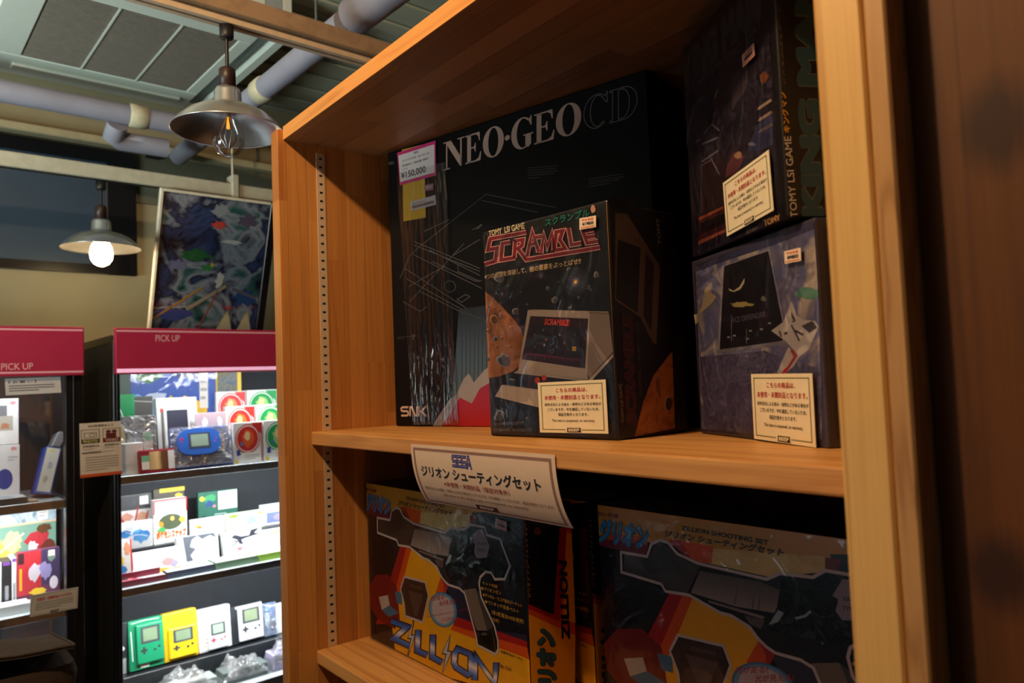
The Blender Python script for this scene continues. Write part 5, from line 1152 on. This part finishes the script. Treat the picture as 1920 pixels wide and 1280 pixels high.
# gun cut-out
gun = ZA([(245, 512), (395, 542), (418, 430), (470, 392), (512, 410), (565, 505), (680, 582), (1050, 690), (1120, 635), (1290, 655), (1352, 592), (1530, 628), (1562, 720), (1715, 768), (1838, 1090), (1772, 1248), (1655, 1250), (1612, 1172), (1545, 1162), (1480, 1225)])+ZB([(1275, 90), (1300, 250), (1460, 600), (1502, 780), (1502, 880), (1472, 935), (1255, 825), (1240, 720), (1100, 200), (1035, 142), (905, 100), (855, 50), (815, -10)])+ZA([(1000, 1195), (960, 1108), (862, 1020), (800, 1000), (630, 862), (500, 842), (475, 780), (248, 692)])
zp(C(26, 24, 28, 25), gun, 4)
zp(C(54, 42, 34), ZA([(262, 530), (405, 555), (440, 430), (480, 410), (560, 520), (690, 610), (620, 848), (510, 830), (480, 770), (262, 690)]), 4.5)
zp(C(32, 26, 24), ZA([(330, 560), (440, 560), (480, 430), (540, 520), (600, 640), (420, 700)]), 5)
zp(grad('barrel_silver', [(0, (60, 52, 50)), (.4, (170, 156, 150)), (.7, (120, 110, 106)), (1, (40, 36, 36))], .17, .285, 1, .25), ZA([(690, 645), (1020, 715), (1140, 790), (1090, 975), (890, 940), (640, 842)]), 4.6)
for q in ([(900, 730), (880, 920)], [(990, 745), (975, 950)], [(1020, 750), (1005, 960)], [(730, 700), (725, 770)]): a.line(C(90, 80, 78), ZA(q), .0022, 5)
zp(C(130, 116, 112), ZA([(740, 900), (1040, 1010), (1030, 1035), (735, 915)]), 5); zp(C(92, 70, 76), ZA([(930, 1010), (1040, 1040), (1020, 1120), (960, 1080)]), 5)
zp(mottled('gun_body', [(16, 18, 22), (34, 44, 50), (20, 22, 28), (56, 70, 74), (18, 18, 22)], 30, .2, 2), ZA([(1130, 660), (1350, 605), (1520, 645), (1560, 735), (1700, 785), (1820, 1090), (1750, 1230), (1660, 1230), (1620, 1150), (1540, 1145), (1460, 1210), (1050, 1130), (1100, 960)]), 4.7)
zp(C(150, 170, 176), ZA([(1110, 945), (1140, 970), (1110, 1050), (1060, 1080)]), 5.4); a.line(C(150, 170, 176), ZA([(1200, 1010), (1250, 985), (1280, 940)]), .0032, 5.4)
zp(C(150, 136, 150), ZA([(1440, 660), (1510, 655), (1590, 850), (1560, 990), (1440, 1000), (1405, 930), (1420, 830), (1390, 800)]), 6)
a.text(C(60, 44, 60), 'ZILLION', *ZA([(1440, 835), (1560, 840), (1440, 805)]), L=6.6, bold=.03); a.text(C(60, 44, 60), 'TYPE III', *ZA([(1440, 920), (1530, 925), (1440, 880)]), L=6.6, bold=.02)
zp(C(118, 100, 84), ZB([(1085, 165), (1230, 140), (1370, 650), (1245, 650)]), 4.8); zp(C(60, 54, 50), ZB([(1230, 140), (1285, 200), (1440, 610), (1370, 650)]), 4.9)
zp(C(16, 15, 15, 20), ZB([(1240, 640), (1310, 665), (1470, 720), (1490, 880), (1440, 905), (1265, 815)]), 5)
a.blob(C(70, 66, 64), *ZB([(1330, 690)])[0], 9, 4, 5.5, 12, 3, .5)
a.line(WHO, gun, .0044, 6.2, closed=True)
# balloon
a.ell(C(72, 128, 170, 30), *ZB([(838, 400)])[0], 26, 33.5, 4.4, 32, rot=-.25); a.ell(C(120, 160, 190, 30), *ZB([(838, 400)])[0], 23.5, 31, 4.7, 32, rot=-.25); a.ell(C(206, 184, 184, 30), *ZB([(838, 400)])[0], 20, 27, 5, 32, rot=-.25)
MAG = C(186, 30, 56)
for s_, p in (('光が走る!', [(692, 300), (862, 275), (692, 240)]), ('光が見える!', [(795, 360), (1000, 325), (795, 300)]), ('シューティングシミュレーションゲーム', [(650, 495), (1145, 405), (650, 470)]), ('ジリオン', [(830, 550), (975, 525), (830, 500)])): a.text(MAG, s_, *ZB(p), L=6.8, bold=.014)
YT = C(206, 150, 50)
for s_, p in (('セット内容', [(1315, 95), (1497, 145), (1312, 55)]), ('●ジリオンガン', [(1298, 160), (1540, 225), (1296, 115)]), ('●デジタル・スコア表示ターゲット', [(1322, 240), (1792, 375), (1320, 195)]), ('●ワンタッチ装着ベルト', [(1345, 322), (1752, 445), (1343, 275)]), ('（単3乾電池×8本使用）', [(1425, 455), (1815, 575), (1422, 400)]), ('（別売）', [(1428, 535), (1520, 562), (1426, 490)])): a.text(YT, s_, *ZB(p), L=6.5, bold=.011)
a.text(INK, '対象年令6才〜大人', *ZB([(1535, 915), (1800, 1015), (1535, 880)]), L=6.5, bold=.02); a.text(INK, 'BI-550', *ZB([(1532, 1095), (1662, 1140), (1532, 1055)]), L=6.5)
a.text(INK, 'ZILLION SHOOTING SET', *ZA([(590, 295), (1060, 400), (590, 255)]), L=6.5, bold=.03); a.text(INK, 'ジリオン シューティングセット', *ZA([(492, 362), (1135, 492), (500, 300)]), L=6.5, bold=.04)
zp(C(120, 20, 50, 30), ZA([(70, 380), (400, 440), (385, 535), (60, 450)]), 2.5); zp(C(206, 84, 40, 30), ZA([(150, 330), (400, 380), (395, 440), (150, 400)]), 2.7)
a.text(C(40, 140, 196), 'ジリオン', *ZA([(112, 432), (395, 492), (126, 212)]), L=6.5, bold=.07, outline=(C(20, 40, 90), .04)); a.text(C(150, 40, 40), '赤い光弾', *ZA([(100, 190), (230, 215), (100, 150)]), L=6.5, bold=.03)
# big title
zv0 = ZF.px(ZB([(430, 850)])[0])[1]; zv1 = ZF.px(ZB([(225, 500)])[0])[1]
ZG = grad('steel_blue_letters', [(0, (12, 52, 150)), (.25, (40, 124, 226)), (.5, (250, 244, 240)), (.72, (40, 122, 222)), (1, (12, 50, 140))], zv0-.005, zv1+.003, 1, .3)
BK = C(18, 14, 20)
ZZ = [[(222, 535), (412, 606), (252, 748), (440, 832)], [(545, 640), (533, 893), (652, 946)], [(722, 695), (712, 968), (828, 1032)], [(985, 935), (1020, 870), (1165, 930), (1180, 985), (1175, 1160), (1140, 1180), (1000, 1090), (975, 1035)], [(1222, 1245), (1238, 960), (1462, 1290), (1482, 1030)]]
for i, q in enumerate(ZZ): a.line(BK, ZB(q), 13.2, 7, closed=(i == 3), px=True); a.line(ZG, ZB(q), 8.9, 7.8, closed=(i == 3), px=True)
for q in ([(488, 525), (425, 735), (465, 740), (420, 945), (502, 712), (458, 708)], [(925, 715), (838, 920), (885, 925), (838, 1168), (938, 905), (892, 900)]):
    a.line(BK, ZB(q), .005, 8.2, closed=True); a.poly(C(196, 200, 214), ZB(q), 8.6)
# side of the carton
ZSf = Face(ZF.P(ZW, 0), (-.004, 1, 0), UP); s = Art(b, ZSf, lim=(ZD, ZH))
def clip2(pts): return [(min(max(ZSf.px(p)[0], .001), ZD-.001), min(max(ZSf.px(p)[1], .001), ZH-.001)) for p in pts]
def zs(m, pts, L): s.raw(m, clip2(pts), L)
zs(YEL, ZE([(85, 830), (400, 960), (400, 1500), (100, 1500)]), 1); zs(ORA, ZE([(85, 800), (270, 850), (330, 300), (400, 300), (400, 980), (85, 850)]), 1.2); zs(RDD, ZE([(85, 785), (262, 850), (300, 300), (345, 300), (300, 890), (85, 815)]), 1.5); zs(YEL, ZE([(345, 330), (400, 330), (400, 900), (320, 880)]), 1.8)
s.text(YT, 'ジリオン シューティングセット', *ZE([(120, 740), (92, 262), (92, 742)]), L=2.5, bold=.02)
s.text(C(28, 26, 50), 'ZILLION', *ZE([(367, 1005), (346, 508), (312, 1005)]), L=2.5, bold=.06)
s.text(C(30, 96, 130), 'ジリオン', *ZE([(292, 1420), (276, 940), (160, 1420)]), L=2.5, bold=.07, outline=(C(16, 30, 60), .04))
s.blob(C(110, 60, 50), *ZE([(160, 322)])[0], 8, 9, 2.5, 12, 4, .3)
t = thing('toy_gun_box', 'yellow and navy light-gun set carton at the left on the lower shelf', 'toy box', ZF.o, 'light-gun set cartons')
body = b.build('carton', t)
sticker(t, ZF, ZA([(1690, 515), (1822, 560), (1812, 680), (1680, 612)]), '¥29800', (190, 176, 176))
WR = film('glossy_box_wrap', amount=.012, rough=.06, scale=(14, 14, 10), bump=.35, dist=.02)
bb = MB()
bb.grid(lambda i, j: ZF.P(.002+i*(ZW-.004), .002+j*(ZH-.004), .0045), 6, 6, WR); bb.grid(lambda i, j: ZSf.P(.002+i*(ZD-.004), .002+j*(ZH-.004), .0045), 4, 6, WR)
bb.build('plastic_wrap', t)
def zcopy(o, rz, label):
    r = t.copy(); COL.objects.link(r); r.location = V(o)+UP*EYE; r.rotation_euler = (0, 0, rz); r['label'] = label
    for ch in t.children:
        if ch.name.startswith('price'): continue
        c = ch.copy(); COL.objects.link(c); c.parent = r
    return r
p2_ = at(1120, 945, 2, Z2+.0006+ZH); q2_ = at(1592, 1010, 2, Z2+.0006+ZH)
zcopy((p2_.x, p2_.y, Z2+.0006), math.atan2(q2_.y-p2_.y, q2_.x-p2_.x)-.004, 'yellow and navy light-gun set carton at the right end of the lower shelf')
yb = max(.791+ZD+.012, at(1090, 1120, 0, ZF.P(ZW, 0).x+.03).y)
zcopy((ZF0.x+.032, .791+ZD+.012, Z2+.0006), 0, 'light-gun set carton directly behind the left one, only its side showing')

# ---------------------------------------------------------------- paper sign taped to the shelf edge
sTL = at(770, 831, 1, .6672); sTR = at(1040, 853, 1, .6672)
SW = sTR.x-sTL.x; z0 = (sTL.z+sTR.z)/2
eL = at(800, 942, 0, sTL.x); eR = at(1076, 987, 0, sTR.x)
yb_, zb_ = (eL.y+eR.y)/2, (eL.z+eR.z)/2
def bez(k):
    p = [(.6672, z0), (.6672, z0-(z0-zb_)*.62), (yb_, zb_)]
    m = 1-k; return (m*m*p[0][0]+2*m*k*p[1][0]+k*k*p[2][0], m*m*p[0][1]+2*m*k*p[1][1]+k*k*p[2][1])
SHT = sum(math.hypot(bez((i+1)/40)[0]-bez(i/40)[0], bez((i+1)/40)[1]-bez(i/40)[1]) for i in range(40))
def warp(A, B, e):
    k = min(1, max(0, 1-B)); y, z = bez(k); y2, z2 = bez(min(1, k+.01)); y1, z1 = bez(max(0, k-.01))
    d = V((y2-y1, z2-z1)).normalized(); nn = V((d.y, -d.x))            # points to the viewer
    if nn.x > 0: nn = -nn
    return V((sTL.x+A*SW, y+nn.x*e, z+nn.y*e))
sg = MB()
SPAP = mat('sign_paper', (232, 204, 180), .75, var=.02)
sg.grid(lambda i, j: warp(i, j, 0), 12, 20, SPAP); sg.grid(lambda i, j: warp(1-i, j, -.0004), 12, 20, SPAP)
G = Face((0, 0, 0), (1, 0, 0), UP); sa = Art(sg, G, cv=lambda p: p, e0=.00015, warp=warp)
BRN = C(150, 112, 96, 60)
def strip(x0, y0, x1, y1):
    n = 20
    for i in range(n):
        if x1-x0 > y1-y0: sa.rect(BRN, x0+(x1-x0)*i/n, y0, x0+(x1-x0)*(i+1)/n, y1, 1)
        else: sa.rect(BRN, x0, y0+(y1-y0)*i/n, x1, y0+(y1-y0)*(i+1)/n, 1)
strip(.02, .92, .98, .955); strip(.02, .03, .98, .06); strip(.02, .03, .034, .955); strip(.966, .03, .98, .955)
asp = SW/SHT
SB = C(24, 36, 130)
# four-letter maker's mark with inline stripes
def lw(lets, x0, x1, y0, y1, m, w, L):
    n = len(lets); cw = (x1-x0)/n
    for i, pl in enumerate(lets):
        for s_ in pl:
            P = [V((x0+cw*(i+.06+.88*x), y0+(y1-y0)*y)) for x, y in s_]
            for p, q in zip(P, P[1:]):
                d = V(((q.x-p.x)*SW, (q.y-p.y)*SHT)); nn = V((-d.y, d.x)).normalized()*w/2; ex = d.normalized()*w/2
                c_ = [V((p.x*SW, p.y*SHT))-ex+nn, V((q.x*SW, q.y*SHT))+ex+nn, V((q.x*SW, q.y*SHT))+ex-nn, V((p.x*SW, p.y*SHT))-ex-nn]
                sa.raw(m, [(v_.x/SW, v_.y/SHT) for v_ in c_], L)
SEG = [[[(.95, .9), (.2, .9), (.1, .78), (.1, .62), (.2, .5), (.8, .5), (.9, .38), (.9, .22), (.8, .1), (.05, .1)]], [[(.95, .9), (.1, .9), (.1, .1), (.95, .1)], [(.1, .5), (.9, .5)]], [[(.95, .9), (.2, .9), (.1, .75), (.1, .25), (.2, .1), (.92, .1), (.92, .48), (.55, .48)]], [[(.05, .05), (.4, .92), (.6, .92), (.97, .05)], [(.25, .3), (.7, .3)]]]
lw(SEG, .335, .475, .735, .90, SB, .0042, 2); lw(SEG, .335, .475, .735, .90, SPAP, .0005, 2.8)
sa.text(INK, 'ジリオン シューティングセット', (.07, .53), (.905, .53), (.07, .71), L=2, bold=.03)
sa.text(C(150, 34, 34), '※未使用・未開封品（保証対象外）', (.235, .405), (.70, .405), (.235, .49), L=2, bold=.008)
sa.text(C(96, 80, 74), '経年劣化による傷み・故障などがある場合がございますが、中を確認していないため、保証対象外となります。', (.06, .3), (.95, .3), (.06, .355), L=2)
sa.text(C(96, 80, 74), 'All items in this display case are unopened, no warranty.', (.2, .2), (.79, .2), (.2, .26), L=2)
sa.rect(INK, .42, .05, .57, .145, 2); sa.text(SPAP, 'BEEP', (.445, .07), (.545, .07), (.445, .125), L=3, bold=.04)
o = sg.build('paper_sign', loc=(sTL.x, .6672, z0)); tag(o, 'curling white paper sign with brown border taped to the shelf edge', 'sign')
for o in bpy.data.objects:
    if '_loc' in o: del o['_loc']
